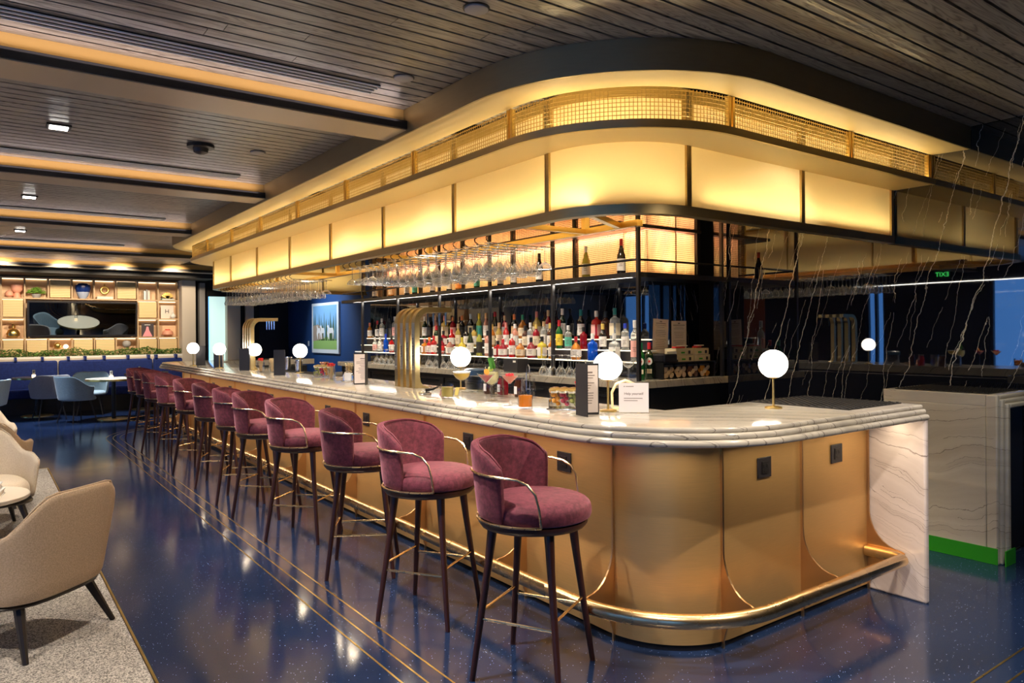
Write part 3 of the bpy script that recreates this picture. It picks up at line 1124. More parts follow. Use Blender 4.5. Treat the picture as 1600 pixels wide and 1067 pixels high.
# ================================================================== GLOBE LAMPS
def make_lamp(label, loc):
    t_ = thing('globe_lamp', label, 'lamp', loc, 0, 'globe lamps on the bar')
    MB().lathe([(.045, 0), (.045, .008), (.030, .012), (.008, .014)], 24).build('base', M_GOLD, t_)
    MB().tube([(0, 0, .012), (0, 0, .165)], .006, 10).build('stem', M_GOLD, t_)
    MB().lathe([(.008, .160), (.028, .166), (.03, .172)], 20).build('globe_cup', M_GOLD, t_)
    MB().sphere((0, 0, .24), .076, 32, 20).build('globe', M_GLOBE, t_)
    return reg(t_)


L0 = make_lamp('round white globe lamp on the marble beside the black rubber mat', (3.46, 2.34, 1.1))
for (x, y, lb) in ((2.673, 2.80, 'round white globe lamp behind the open tall menu and the clear sign'),
                   (2.90, 4.62, 'round white globe lamp between the near beer taps and the cocktails'),
                   (2.78, 7.68, 'round white globe lamp by the steel shaker cups and garnish jars'),
                   (2.62, 8.75, 'round white globe lamp right of the far beer taps'),
                   (2.42, 9.55, 'round white globe lamp left of the far beer taps'),
                   (2.32, 10.5, 'farthest round white globe lamp, at the far end of the bar')):
    dup(L0, (x, y, 1.1), 0, lb)
for o_ in [o for o in COL.objects if o.name.startswith('globe_lamp')]:
    light('globe_glow', 'POINT', (o_.location[0], o_.location[1], 1.34), 2.2, (1, .88, .7), rad=.078)

# ================================================================== BAR STOOLS
def shell(mb, rin, t, pm, z0, ztop, lean, n=22, ex=1., ax=1., steps=5):
    """curved back around -X (phi=0 is rear).  ztop(phi) -> top height, lean outward per metre."""
    prof_n = None
    rings = []
    for i in range(n + 1):
        ph = -pm + 2 * pm * i / n
        a = PI + ph
        zt = ztop(ph)
        ca, sa = math.cos(a), math.sin(a)
        k = (abs(ca) ** (2 / ex) + abs(sa) ** (2 / ex)) ** (-ex / 2) if ex != 1 else 1.
        ring = []

        def pt_(r, z):
            return ((r * k) * ca * ax, (r * k) * sa, z)
        for j in range(steps + 1):
            z = z0 + (zt - t * .5 - z0) * j / steps
            ring.append(pt_(rin + t + lean * (z - z0), z))
        ring.append(pt_(rin + t * .8 + lean * (zt - z0), zt - t * .12))
        ring.append(pt_(rin + t * .5 + lean * (zt - z0), zt))
        ring.append(pt_(rin + t * .2 + lean * (zt - z0), zt - t * .12))
        for j in range(steps, -1, -1):
            z = z0 + (zt - t * .5 - z0) * j / steps
            ring.append(pt_(rin + lean * (z - z0) * .9, z))
        rings.append(ring)
    m = len(rings[0])
    vs = [p for r_ in rings for p in r_]
    fs = []
    for i in range(n):
        for j in range(m):
            fs.append((i * m + j, i * m + (j + 1) % m, (i + 1) * m + (j + 1) % m, (i + 1) * m + j))
    # rounded end caps
    for i, sgn in ((0, -1), (n, 1)):
        k0 = len(vs)
        ring = rings[i]
        c = Vector((sum(p[0] for p in ring) / m, sum(p[1] for p in ring) / m, 0))
        a = PI + (-pm if i == 0 else pm)
        tang = Vector((-math.sin(a) * sgn, math.cos(a) * sgn, 0))
        zc = sum(p[2] for p in ring) / m
        for p in ring:
            pv = Vector(p)
            mid = Vector((c.x, c.y, pv.z)) + (Vector((pv.x, pv.y, 0)) - Vector((c.x, c.y, 0))) * .5
            mid.z = zc + (pv.z - zc) * .97
            vs.append(tuple(mid + tang * t * .35))
        for j in range(m):
            f = (i * m + j, i * m + (j + 1) % m, k0 + (j + 1) % m, k0 + j)
            fs.append(f if i else f[::-1])
        fs.append(tuple(range(k0, k0 + m)))
    mb.add(vs, fs)
    return mb


def cushion(rx, ry, z0, z1, n=32, ex=1.):
    m = MB()
    prof = [(.90, 0), (.985, .12), (1.0, .38), (.985, .62), (.93, .80), (.80, .92), (.55, .985), (.25, 1.0), (1e-3, 1.0)]
    vs = []
    for r_, h in prof:
        for k in range(n):
            a = 2 * PI * k / n
            ca, sa = math.cos(a), math.sin(a)
            kk = (abs(ca) ** (2 / ex) + abs(sa) ** (2 / ex)) ** (-ex / 2) if ex != 1 else 1.
            vs.append((rx * r_ * ca * kk, ry * r_ * sa * kk, z0 + (z1 - z0) * h))
    fs = []
    for i in range(len(prof) - 1):
        for k in range(n):
            fs.append((i * n + k, i * n + (k + 1) % n, (i + 1) * n + (k + 1) % n, (i + 1) * n + k))
    fs.append(tuple(range(n))[::-1])
    m.add(vs, fs)
    return m


def smoothstep(a, b, x):
    t_ = min(1, max(0, (x - a) / (b - a)))
    return t_ * t_ * (3 - 2 * t_)


def make_stool():
    s = thing('bar_stool', '', 'bar stool', (0, 0, 0), 0, 'plum velvet bar stools along the bar')
    for sx in (-1, 1):
        for sy in (-1, 1):
            MB().tube([(sx * .135, sy * .135, .665), (sx * .150, sy * .150, .50), (sx * .205, sy * .205, 0)], .0225, 10, .0125).build('leg', M_WALNUT, s)
    MB().lathe([(.20, .655), (.235, .664), (.247, .680), (.247, .694), (.22, .698)], 32).build('seat_frame', M_WALNUT, s)
    cushion(.250, .246, .692, .800).xform(Matrix.Translation((.018, 0, 0))).build('seat_cushion', M_VELVET, s, subsurf=1)

    def zt(ph):
        a = abs(ph)
        return 1.035 - .03 * smoothstep(.5, 1.2, a) - .07 * smoothstep(.95, 1.5, a) ** 2
    b = shell(MB(), .212, .038, 1.40, .70, zt, .10).build('backrest', M_VELVET, s, subsurf=1)
    # piping along the inner top edge
    pp = []
    for i in range(25):
        ph = -1.39 + 2.78 * i / 24
        a = PI + ph
        z = zt(ph) - .004
        r_ = .212 + .10 * (z - .7)
        pp.append((r_ * math.cos(a), r_ * math.sin(a), z))
    MB().tube([(pp[0][0] * .995, pp[0][1], .72)] + pp + [(pp[-1][0] * .995, pp[-1][1], .72)], .0035, 6).build('piping', M_PIPING, b)
    # brass base trim + arms
    tr = [(.252 * math.cos(a), .252 * math.sin(a), .702) for a in [math.radians(58 + (302 - 58) * i / 30) for i in range(31)]]
    MB().tube(tr, .0052, 8).build('brass_trim', M_BRASS, s)
    for sg in (-1, 1):
        pts = []
        a0 = math.radians(58)
        p0 = (.252 * math.cos(a0), .252 * math.sin(a0) * sg, .702)
        pts.append(p0)
        pts.append((p0[0] - .004, p0[1] + .010 * sg, .78))
        pts.append((p0[0] - .016, p0[1] + .022 * sg, .845))
        pts.append((p0[0] - .045, p0[1] + .036 * sg, .885))
        pts.append((p0[0] - .090, p0[1] + .046 * sg, .905))
        for deg in (95, 110, 125, 140, 150):
            a = math.radians(deg)
            rr = .276
            pts.append((rr * math.cos(a), rr * math.sin(a) * sg, .912))
        MB().tube(pts, .0055, 8).build('armrest', M_BRASS, s)

    def leg_at(sx, sy, z):
        k = .205 - (.055) * z / .5
        return (sx * k, sy * k, z)
    for (a, b2, z) in (((-1, -1), (-1, 1), .30), ((1, -1), (1, 1), .30), ((-1, -1), (1, -1), .265), ((-1, 1), (1, 1), .265)):
        MB().tube([leg_at(*a, z), leg_at(*b2, z)], .0065, 8).build('stretcher', M_BRASS, s)
    return reg(s)


stool = make_stool()
ST = [((1.726, 2.675), -62, 'nearest plum velvet bar stool, turned towards the camera at the bar corner'),
      ((1.686, 3.53), -57, 'second plum velvet stool from the near end, turned towards the bar corner'),
      ((1.711, 4.298), -31, 'third plum velvet stool from the near end, seen side-on'),
      ((1.673, 5.364), -47, 'fourth plum velvet stool from the near end of the bar'),
      ((1.67, 6.225), -45, 'fifth plum velvet stool from the near end of the bar'),
      ((1.682, 6.779), -28, 'sixth plum velvet stool, squared to the bar with its arm seen straight'),
      ((1.698, 7.641), -28, 'seventh plum velvet stool from the near end, squared to the bar'),
      ((1.681, 8.591), -45, 'eighth plum velvet stool from the near end, arm curving down in front'),
      ((1.69, 9.6), -35, 'fourth plum velvet stool counted from the far end of the bar'),
      ((1.673, 10.45), -50, 'third plum velvet stool counted from the far end of the bar'),
      ((1.698, 11.25), -50, 'second plum velvet stool counted from the far end of the bar'),
      ((1.709, 12.0), -50, 'farthest plum velvet bar stool, beside the dining table')]
for i, ((ax, ay), th, lb) in enumerate(ST):
    th = math.radians(th)
    k = .205
    cx = ax + k * math.cos(th) - k * math.sin(th)
    cy = ay + k * math.sin(th) + k * math.cos(th)
    # rear right leg (-x,-y) of local frame sits at the measured foot
    if i == 0:
        stool.location = (cx, cy, 0)
        stool.rotation_euler = (0, 0, th)
        stool['label'] = lb
    else:
        dup(stool, (cx, cy, 0), th, lb)

# ================================================================== HANGING GLASSES
def wine_glass(h=.21, rb=.036, bowl=.10, rmax=.042, foot=.034):
    # standing on its foot, open top
    st = h - bowl
    prof_o = [(foot, 0), (foot * .98, .002), (foot * .4, .005), (.005, .012), (.0038, st * .5), (.004, st - .006)]
    for i in range(1, 9):
        t_ = i / 8
        r_ = rmax * math.sin(min(PI * .5, PI * .62 * t_)) if t_ < .8 else rmax + (rb - rmax) * (t_ - .8) / .2
        prof_o.append((max(.005, r_), st + bowl * t_))
    return prof_o


def coupe(h=.165, rmax=.052, bowl=.05, foot=.036):
    st = h - bowl
    pr = [(foot, 0), (foot * .95, .002), (foot * .4, .005), (.005, .012), (.0038, st * .6), (.005, st - .004)]
    for i in range(1, 8):
        t_ = i / 7
        pr.append((.006 + (rmax - .006) * math.sin(t_ * PI / 2) ** .9, st + bowl * t_ ** 1.5))
    return pr


ME_WINE = MB().lathe([(r_, -z) for r_, z in wine_glass()], 14)
ME_WINE = ME_WINE.mesh('hanging_wine_glass', M_WGLASS)
ME_WINE.shade_smooth()
ME_COUPE = MB().lathe([(r_, -z) for r_, z in coupe()], 14).mesh('hanging_coupe', M_WGLASS)
ME_COUPE.shade_smooth()


def rack(x0, x1, y0, n, dy, label, glab, grp, nper, z=2.165, start_c=0):
    r_ = thing('glass_rack', label, 'rack', (0, 0, 0))
    for i in range(n + 1):
        yy = y0 + i * dy
        for s_ in (-1, 1):
            pass
        MB().tube([(x0, yy, z - .004), (x1, yy, z - .004)], .004, 6).build('rail_rod', M_CHROME, r_)
        MB().tube([(x0 + .02, yy, z - .004), (x0 - .01, yy, z + .012), (x0 - .015, yy, z + .032), (x0 + .005, yy, z + .045)], .004, 6).build('hook', M_BLACK, r_)
    for i in range(n):
        yy = y0 + (i + .5) * dy
        ks = nper
        for k in range(ks):
            xx = x0 + .06 + (x1 - x0 - .10) * k / (ks - 1)
            cp_ = (i >= n - start_c) or (k >= ks - 1 and i % 3 == 0)
            o = put(ME_COUPE if cp_ else ME_WINE, 'hanging_glass', None, (xx + random.uniform(-.008, .008), yy, z + .003))
            o.rotation_euler = (0, 0, random.uniform(0, 6))
            tag(o, glab[1 if cp_ else 0], 'glass', grp[1 if cp_ else 0])
    return r_


rack(2.90, 3.52, 4.25, 17, .148, 'chrome hanging glass rack under the canopy above the near beer taps',
     ('upturned wine glass hanging in the near rack under the canopy', 'upturned coupe glass hanging in the near rack under the canopy'),
     ('wine glasses hanging in the near rack', 'coupes hanging in the near rack'), 7, start_c=4)
rack(2.90, 3.40, 8.3, 20, .150, 'chrome hanging glass rack under the canopy above the far beer taps',
     ('upturned wine glass hanging in the far rack under the canopy', 'upturned coupe glass hanging in the far rack under the canopy'),
     ('wine glasses hanging in the far rack', 'coupes hanging in the far rack'), 6)

# ================================================================== BEER TAPS
def taps(loc, sc, names, label):
    t_ = thing('beer_tap_tower', label, 'beer tap', loc)
    for i, nm in enumerate(names):
        y0 = -i * .095 * sc
        zt_ = .50 * sc
        ou = [(0, 0), (0, zt_)] + [(.12 - .12 * math.cos(PI / 2 * k / 8), zt_ + .12 * math.sin(PI / 2 * k / 8)) for k in range(1, 9)] + [(.33, zt_ + .12)]
        inn = [(.33, zt_ + .082), (.13, zt_ + .082)] + [(.042 + .09 * (1 - math.sin(PI / 2 * k / 8)), zt_ - .008 + .09 * math.cos(PI / 2 * k / 8)) for k in range(1, 9)]
        inn += [(.042, .09), (.05, .045), (.07, .02), (.12, .006), (.12, 0)]
        poly = ou + inn
        n_ = len(poly)
        w2 = .025
        m = MB().add([(x_, y0 - w2, z_) for x_, z_ in poly] + [(x_, y0 + w2, z_) for x_, z_ in poly],
                     [tuple(range(n_)), tuple(range(n_, 2 * n_))[::-1]] + [(k, (k + 1) % n_, n_ + (k + 1) % n_, n_ + k) for k in range(n_)])
        a_ = m.build('tap_arch', M_TAP, t_, angle=30)
        pl_ = MB().box(-.003, -.0002, y0 - .019, y0 + .019, .12 * sc + .02, .50 * sc).build('name_plate', simple('tap_plate', (.78, .74, .62), .3, 1.), a_)
        for zz in (.16 * sc, .42 * sc):
            MB().lathe([(.004, 0), (.004, .002), (.002, .003)], 10).xform(Matrix.Translation((-.003, y0, zz)) @ Matrix.Rotation(-PI / 2, 4, 'Y')).build('stud', M_CHROME, a_)
        if nm:
            text(nm, .030, M_INK, a_, Matrix.Translation((-.004, y0, .28 * sc)) @ Matrix.Rotation(-PI / 2, 4, 'Z') @ Matrix.Rotation(PI / 2, 4, 'X') @ Matrix.Rotation(PI / 2, 4, 'Z'))
    for i in range(len(names)):
        MB().tube([(.29, -i * .095 * sc, .50 * sc + .09), (.29, -i * .095 * sc, .50 * sc - .02)], .010, 8, .006).build('spout', M_CHROME, t_)
    return t_


taps((2.66, 5.20, 1.101), 1.0, ['SAISON', 'LAGER', 'DOMESTIC', 'INDIA PALE ALE'], 'near beer tap tower of four satin brass arches with engraved plates')
taps((2.62, 9.22, 1.101), 1.0, ['', '', '', ''], 'far beer tap tower of slim brass arches further along the bar')

# ================================================================== BOTTLES
def bottle_prof(kind, h):
    if kind == 'wine':
        r = .037
        return [(r * .9, 0), (r, .006), (r, h * .58), (r * .93, h * .64), (r * .6, h * .71), (.016, h * .76), (.0145, h * .80), (.0145, h * .985), (.0165, h * .985), (.0165, h)], h * .80
    if kind == 'burg':
        r = .041
        return [(r * .9, 0), (r, .006), (r, h * .48), (r * .9, h * .56), (r * .6, h * .68), (.018, h * .78), (.0145, h * .84), (.0145, h)], h * .83
    if kind == 'square':
        r = .046
        return [(r * .95, 0), (r, .008), (r, h * .60), (r * .85, h * .67), (.018, h * .73), (.0155, h * .78), (.0155, h)], h * .80
    if kind == 'round':
        r = .055
        return [(r * .8, 0), (r, h * .10), (r, h * .42), (r * .8, h * .60), (r * .35, h * .72), (.016, h * .76), (.016, h)], h * .80
    if kind == 'tall':
        r = .038
        return [(r * .95, 0), (r, .006), (r, h * .66), (r * .9, h * .70), (.017, h * .76), (.014, h * .80), (.014, h)], h * .83
    r = .039
    return [(r * .95, 0), (r, .006), (r, h * .56), (r * .8, h * .66), (.02, h * .74), (.015, h * .80), (.015, h)], h * .82


BM = {}


def bottle_mat(key, col, tr):
    if key in BM:
        return BM[key]
    m = mat('bottle_' + key, col, .06, IOR=1.45)
    b = m.node_tree.nodes['Principled BSDF']
    b.inputs['Transmission Weight'].default_value = tr
    b.inputs['Coat Weight'].default_value = .5
    BM[key] = m
    return m


BC = {'green': ((.01, .16, .035), .3), 'dark green': ((.010, .03, .012), .1), 'dark': ((.012, .008, .008), .05), 'brown': ((.08, .022, .008), .3),
      'red': ((.62, .012, .015), .35), 'crimson': ((.35, .006, .02), .3), 'amber': ((.80, .30, .04), .5), 'gold': ((.85, .62, .16), .5), 'clear': ((.86, .90, .90), .75),
      'rose': ((.90, .45, .36), .55), 'blue': ((.005, .10, .75), .4), 'lemon': ((.90, .72, .10), .3), 'yellow-green': ((.55, .55, .10), .4), 'orange': ((.90, .28, .03), .4)}
LC = {'white': (.80, .78, .76), 'cream': (.78, .68, .50), 'pink': (.85, .45, .42), 'yellow': (.88, .68, .06), 'black': (.02, .02, .02), 'red': (.7, .03, .03), 'teal': (.10, .50, .38), 'orange': (.85, .30, .05), 'tan': (.72, .48, .26)}
CC = {'red': (.55, .02, .03), 'black': (.015, .015, .015), 'white': (.8, .8, .8), 'tan': (.65, .42, .22), 'teal': (.02, .22, .20), 'gold': (.7, .5, .12), 'pink': (.65, .22, .20), 'steel': (.7, .7, .7), 'green': (.02, .30, .12), 'orange': (.8, .25, .06), 'yellow': (.75, .62, .05), 'blue': (.02, .05, .5)}
BMESH = {}


def bottle(x, y, z, kind, col, lab, cap, h, label, group=None):
    o = thing('bottle', label, 'bottle', (x, y, z), 0, group)
    pr, capz = bottle_prof(kind, h)
    key = (kind, h, col)
    sq = kind == 'square'
    if key not in BMESH:
        mb = MB().lathe(pr, 16)
        if sq:
            mb.v = [((abs(a) ** .7 * (1 if a > 0 else -1)) * .046 ** .3 if c < h * .68 else a,
                     (abs(b) ** .7 * (1 if b > 0 else -1)) * .046 ** .3 if c < h * .68 else b, c) for a, b, c in mb.v]
        me = mb.mesh('glass_body', bottle_mat(col, *BC[col]))
        me.shade_smooth()
        me.set_sharp_from_angle(angle=math.radians(45))
        BMESH[key] = me
    put(BMESH[key], 'glass_body', o)
    if lab:
        r = max(p[0] for p in pr) + .0012
        key = (kind, h, 'lab', lab)
        if key not in BMESH:
            z0, z1 = h * .12, h * (.46 if kind in ('burg', 'round') else .52)
            m = MB()
            n = 10
            if sq:
                m.box(-.0465, -.0452, -.030, .030, z0, z1)
                m.box(-.030, .030, -.0465, -.0452, z0, z1)
            else:
                vs, fs = [], []
                for i in range(n + 1):
                    a = math.radians(135 + 190 * i / n)
                    for rr, zz in ((r, z0), (r, z1), (r - .001, z1), (r - .001, z0)):
                        vs.append((rr * math.cos(a), rr * math.sin(a), zz))
                for i in range(n):
                    for k in range(4):
                        fs.append((i * 4 + k, i * 4 + (k + 1) % 4, (i + 1) * 4 + (k + 1) % 4, (i + 1) * 4 + k))
                fs += [(0, 1, 2, 3), (n * 4 + 3, n * 4 + 2, n * 4 + 1, n * 4)]
                m.add(vs, fs)
            BMESH[key] = m.mesh('paper_label', simple('label_' + lab, LC[lab], .6))
        lo = put(BMESH[key], 'paper_label', o)
        # printed band
        key = (kind, h, 'ink', lab)
        if key not in BMESH:
            zz = h * .30
            m = MB()
            for dz, hw in ((0, 18), (.016, 26), (-.016, 22)):
                vs = []
                for i in range(5):
                    a = math.radians(216 - hw + 2 * hw * i / 4)
                    rr = r + .0006
                    if sq:
                        rr = .0485
                    for z_ in (zz + dz, zz + dz + .0045):
                        vs.append((rr * math.cos(a), rr * math.sin(a), z_))
                m.add(vs, [(2 * i, 2 * i + 2, 2 * i + 3, 2 * i + 1) for i in range(4)])
            BMESH[key] = m.mesh('label_print', simple('label_ink', (.12, .08, .08) if lab != 'black' else (.7, .6, .3), .6))
        if not sq:
            put(BMESH[key], 'label_print', lo)
    key = ('cap', kind, h, cap)
    if key not in BMESH:
        rc = .0175 if kind != 'square' else .019
        me = MB().lathe([(rc, capz), (rc, h + .004), (rc * .8, h + .006)], 12).mesh('cap', simple('cap_' + cap, CC[cap], .4))
        me.shade_smooth()
        me.set_sharp_from_angle(angle=math.radians(45))
        BMESH[key] = me
    put(BMESH[key], 'cap', o)
    return o


F, AN, HY = 1135., math.radians(36.17), 519.7


def y_on_x(px, X, py=550):
    """Y where the sight line through photo column px meets plane X."""
    x = px - 800
    y_ = py - HY
    c, s = math.cos(-0.00747), math.sin(-0.00747)
    xr = x * c + y_ * s
    dx = xr / F * math.cos(AN) + math.sin(AN)
    dy = -xr / F * math.sin(AN) + math.cos(AN)
    return dy / dx * X


TIERX = {3: 5.062, 2: 4.985, 1: 4.885, 0: 4.75}
TIERZ = {3: 1.45, 2: 1.345, 1: 1.24, 0: ZT}
TN = {3: 'top tier', 2: 'middle tier', 1: 'lowest tier', 0: 'back counter'}
# px, tier, kind, glass, label, cap, height, extra words
BL = [
    (961, 3, 'square', 'clear', 'cream', 'teal', .30, 'tall square'), (947, 3, 'square', 'brown', None, 'black', .27, 'plain square'),
    (932, 3, 'square', 'red', 'pink', 'steel', .28, 'square'), (908, 3, 'wine', 'dark', 'white', 'teal', .30, ''),
    (879, 3, 'wine', 'dark green', 'white', 'white', .32, ''), (857, 3, 'wine', 'crimson', 'white', 'tan', .31, ''),
    (839, 3, 'round', 'gold', 'cream', 'pink', .30, 'wide shouldered'), (817, 3, 'round', 'amber', 'cream', 'green', .27, 'wide shouldered'),
    (804, 3, 'wine', 'dark', 'tan', 'orange', .28, ''), (789, 3, 'wine', 'crimson', 'white', 'tan', .27, ''),
    (774, 3, 'burg', 'dark', 'cream', 'red', .32, ''), (760, 3, 'wine', 'rose', 'white', 'tan', .31, ''),
    (749, 3, 'wine', 'yellow-green', 'teal', 'yellow', .31, ''), (736, 3, 'wine', 'dark', 'cream', 'white', .31, ''),
    (722, 3, 'wine', 'dark', 'black', 'orange', .29, ''), (708, 3, 'tall', 'crimson', 'pink', 'orange', .28, ''),
    (695, 3, 'square', 'gold', 'cream', 'pink', .30, 'broad'), (681, 3, 'wine', 'rose', 'cream', 'tan', .31, ''),
    (672, 3, 'wine', 'dark', 'black', 'black', .29, ''), (664, 3, 'wine', 'dark green', 'white', 'white', .30, ''),
    (617, 3, 'tall', 'clear', 'pink', 'steel', .32, 'slim'), (597, 3, 'tall', 'clear', 'white', 'steel', .30, ''),
    (590, 3, 'wine', 'dark', 'white', 'red', .27, ''), (578, 3, 'wine', 'amber', 'white', 'pink', .24, ''),
    (874, 2, 'wine', 'green', 'yellow', 'red', .30, ''), (850, 2, 'tall', 'clear', 'white', 'tan', .29, ''),
    (829, 2, 'tall', 'clear', 'white', 'steel', .28, 'slim'), (805, 2, 'tall', 'rose', 'white', 'white', .27, ''),
    (791, 2, 'wine', 'red', 'white', 'pink', .29, ''), (780, 2, 'wine', 'gold', 'cream', 'tan', .29, ''),
    (716, 2, 'wine', 'gold', 'cream', 'tan', .29, 'tall'), (706, 2, 'tall', 'red', 'white', 'red', .22, ''),
    (693, 2, 'square', 'crimson', 'white', 'black', .20, 'short'), (912, 2, 'tall', 'crimson', None, 'black', .22, ''),
    (860, 2, 'wine', 'brown', 'white', 'gold', .27, ''), (729, 2, 'wine', 'dark', 'white', 'black', .26, ''),
    (769, 2, 'wine', 'amber', 'cream', 'gold', .27, ''), (741, 2, 'tall', 'gold', 'white', 'black', .26, ''), (682, 2, 'wine', 'dark green', 'cream', 'red', .27, ''), (821, 2, 'wine', 'brown', 'cream', 'black', .25, ''), (838, 2, 'tall', 'crimson', 'cream', 'gold', .26, ''), (888, 2, 'tall', 'clear', 'teal', 'steel', .24, ''), (942, 2, 'wine', 'dark', 'white', 'gold', .25, ''), (977, 2, 'tall', 'clear', 'white', 'blue', .25, ''),
    (992, 1, 'tall', 'clear', 'pink', 'steel', .38, 'tall slim'), (960, 1, 'square', 'clear', 'white', 'steel', .26, 'short'),
    (926, 1, 'square', 'blue', None, 'white', .26, 'bright'), (900, 1, 'round', 'amber', 'white', 'red', .23, 'squat'),
    (862, 1, 'wine', 'amber', 'white', 'gold', .24, ''), (847, 1, 'square', 'lemon', 'white', 'black', .23, 'square'),
    (830, 1, 'round', 'crimson', 'white', 'black', .22, 'squat'), (813, 1, 'round', 'amber', 'cream', 'white', .20, 'squat'),
    (800, 1, 'tall', 'red', 'white', 'white', .26, ''), (786, 1, 'round', 'crimson', 'white', 'red', .20, 'squat'),
    (778, 1, 'square', 'red', 'white', 'black', .18, 'small'), (762, 1, 'tall', 'rose', 'white', 'black', .30, ''),
    (749, 1, 'wine', 'yellow-green', 'black', 'teal', .33, ''), (735, 1, 'burg', 'dark green', 'white', 'black', .34, ''),
    (722, 1, 'round', 'lemon', None, 'yellow', .22, 'round'), (703, 1, 'round', 'rose', 'white', 'steel', .21, 'squat'),
    (690, 1, 'tall', 'crimson', 'red', 'black', .22, ''), (678, 1, 'tall', 'red', 'white', 'red', .24, ''), (671, 1, 'wine', 'red', 'white', 'orange', .22, ''),
    (664, 1, 'square', 'amber', 'white', 'pink', .20, 'short'), (612, 1, 'wine', 'red', 'white', 'black', .23, ''),
    (603, 1, 'wine', 'blue', None, 'blue', .27, ''), (594, 1, 'tall', 'clear', 'white', 'steel', .22, ''), (586, 1, 'wine', 'clear', 'pink', 'steel', .22, ''),
]
cnt = {3: 0, 2: 0, 1: 0}
ordn = ['nearest', 'second', 'third', 'fourth', 'fifth', 'sixth', 'seventh', 'eighth', 'ninth', 'tenth', 'eleventh', 'twelfth', 'thirteenth', 'fourteenth', 'fifteenth',
        'sixteenth', 'seventeenth', 'eighteenth', 'nineteenth', 'twentieth', 'twenty-first', 'twenty-second', 'twenty-third', 'twenty-fourth', 'twenty-fifth', 'twenty-sixth']
for row in sorted(BL, key=lambda r: -r[0]):
    px, ti, kind, col, lab, cap, h, w_ = row
    k = cnt[ti]
    cnt[ti] += 1
    lb = '%s%s bottle, %s%s cap, %s from near end of %s' % (w_ + ' ' if w_ else '', col, lab + ' label, ' if lab else '', cap, ordn[k], TN[ti])
    bottle(TIERX[ti], y_on_x(px, TIERX[ti]), TIERZ[ti] + .0005, kind, col, lab, cap, h, lb, 'liquor bottles on the lit tiers')
# wine bottles on the upper black shelf
UL = [(916, 'burg', 'yellow-green', 'white', 'white', .31), (971, 'burg', 'dark', 'white', 'red', .33), (843, 'burg', 'dark', 'white', 'black', .31), (803, 'wine', 'dark green', 'white', 'black', .27),
      (782, 'wine', 'dark', 'white', 'black', .27), (745, 'wine', 'green', 'teal', 'black', .29), (716, 'wine', 'amber', 'orange', 'orange', .29), (702, 'wine', 'dark green', 'cream', 'black', .28),
      (676, 'wine', 'dark', 'white', 'black', .28), (648, 'wine', 'dark', 'teal', 'black', .28), (636, 'wine', 'dark green', 'white', 'white', .28), (611, 'burg', 'amber', 'tan', 'gold', .30), (586, 'burg', 'dark', 'white', 'black', .30)]
for k, (px, kind, col, lab, cap, h) in enumerate(sorted(UL, key=lambda r: -r[0])):
    bottle(4.80, y_on_x(px, 4.80, 440), 2.0455, kind, col, lab, cap, h,
           '%s wine bottle, %s label, %s from near end of high black shelf' % (col, lab, ordn[k]), 'wine bottles on the high shelf')
# two vermouth bottles at the end of the back counter
o = bottle(4.80, 4.60, ZT + .0005, 'tall', 'green', None, 'green', .33, 'bright green vermouth bottle with green cap at the near end of the back counter')
def badge(o, rr=.038):
    n = 12
    a0 = math.radians(222)
    M = Matrix.Rotation(a0, 4, 'Z') @ Matrix.Translation((rr + .0006, 0, 0)) @ Matrix.Rotation(PI / 2, 4, 'Y')
    e = MB().lathe([(.026, 0), (.026, .0015)], 20).xform(Matrix.Rotation(a0, 4, 'Z') @ Matrix.Translation((rr - .006, 0, .165)) @ Matrix.Rotation(PI / 2, 4, 'Y') @ Matrix.Scale(1.3, 4, (1, 0, 0)) @ Matrix.Scale(5, 4, (0, 0, 1)))
    b_ = e.build('oval_label', simple('label_white', LC['white']), o)
    MB().lathe([(.011, 0), (.011, .0015)], 16).xform(Matrix.Rotation(a0, 4, 'Z') @ Matrix.Translation((rr + .0015, 0, .165)) @ Matrix.Rotation(PI / 2, 4, 'Y')).build('badge', simple('label_red', LC['red']), b_)
    MB().box(rr - .004, rr + .002, -.022, .022, .055, .095).xform(Matrix.Rotation(a0, 4, 'Z')).build('lower_label', simple('label_cream', LC['cream']), o)
badge(o)
o = bottle(4.93, 4.62, ZT + .0005, 'tall', 'dark green', None, 'red', .33, 'dark vermouth bottle with red cap at the near end of the back counter')
badge(o)

# upturned glasses standing on the back counter
ME_UPW = MB().lathe([(r_, .21 - z) for r_, z in wine_glass()], 14).mesh('upturned_glass', M_WGLASS)
ME_UPW.shade_smooth()
for grp, (pa, pb_, rows, cols) in (('upturned wine glasses on the back counter by the tall menu', (852, 905, 2, 5)),
                                   ('upturned wine glasses on the back counter right of the near taps', (672, 715, 2, 5)),
                                   ('upturned wine glasses on the back counter left of the near taps', (590, 612, 2, 4))):
    for r_ in range(rows):
        for k in range(cols):
            X = 4.63 + r_ * .085
            px = pa + (pb_ - pa) * k / (cols - 1)
            o = put(ME_UPW, 'wine_glass', None, (X, y_on_x(px, X, 590) + (.04 if r_ else 0), ZT + .0005))
            tag(o, 'upturned wine glass ' + grp.replace('upturned wine glasses ', ''), 'glass', grp)
ME_CP = MB().lathe(coupe(), 20).mesh('coupe_body', M_WGLASS)
ME_CP.shade_smooth()
for px, lb in ((982, 'empty coupe glass on the back counter left of the green vermouth'), (922, 'empty coupe glass on the back counter behind the globe lamp'), (770, 'empty coupe glass on the back counter behind the red cocktail')):
    o = put(ME_CP, 'coupe_glass', None, (4.66, y_on_x(px, 4.66, 600), ZT + .0005))
    tag(o, lb, 'glass')

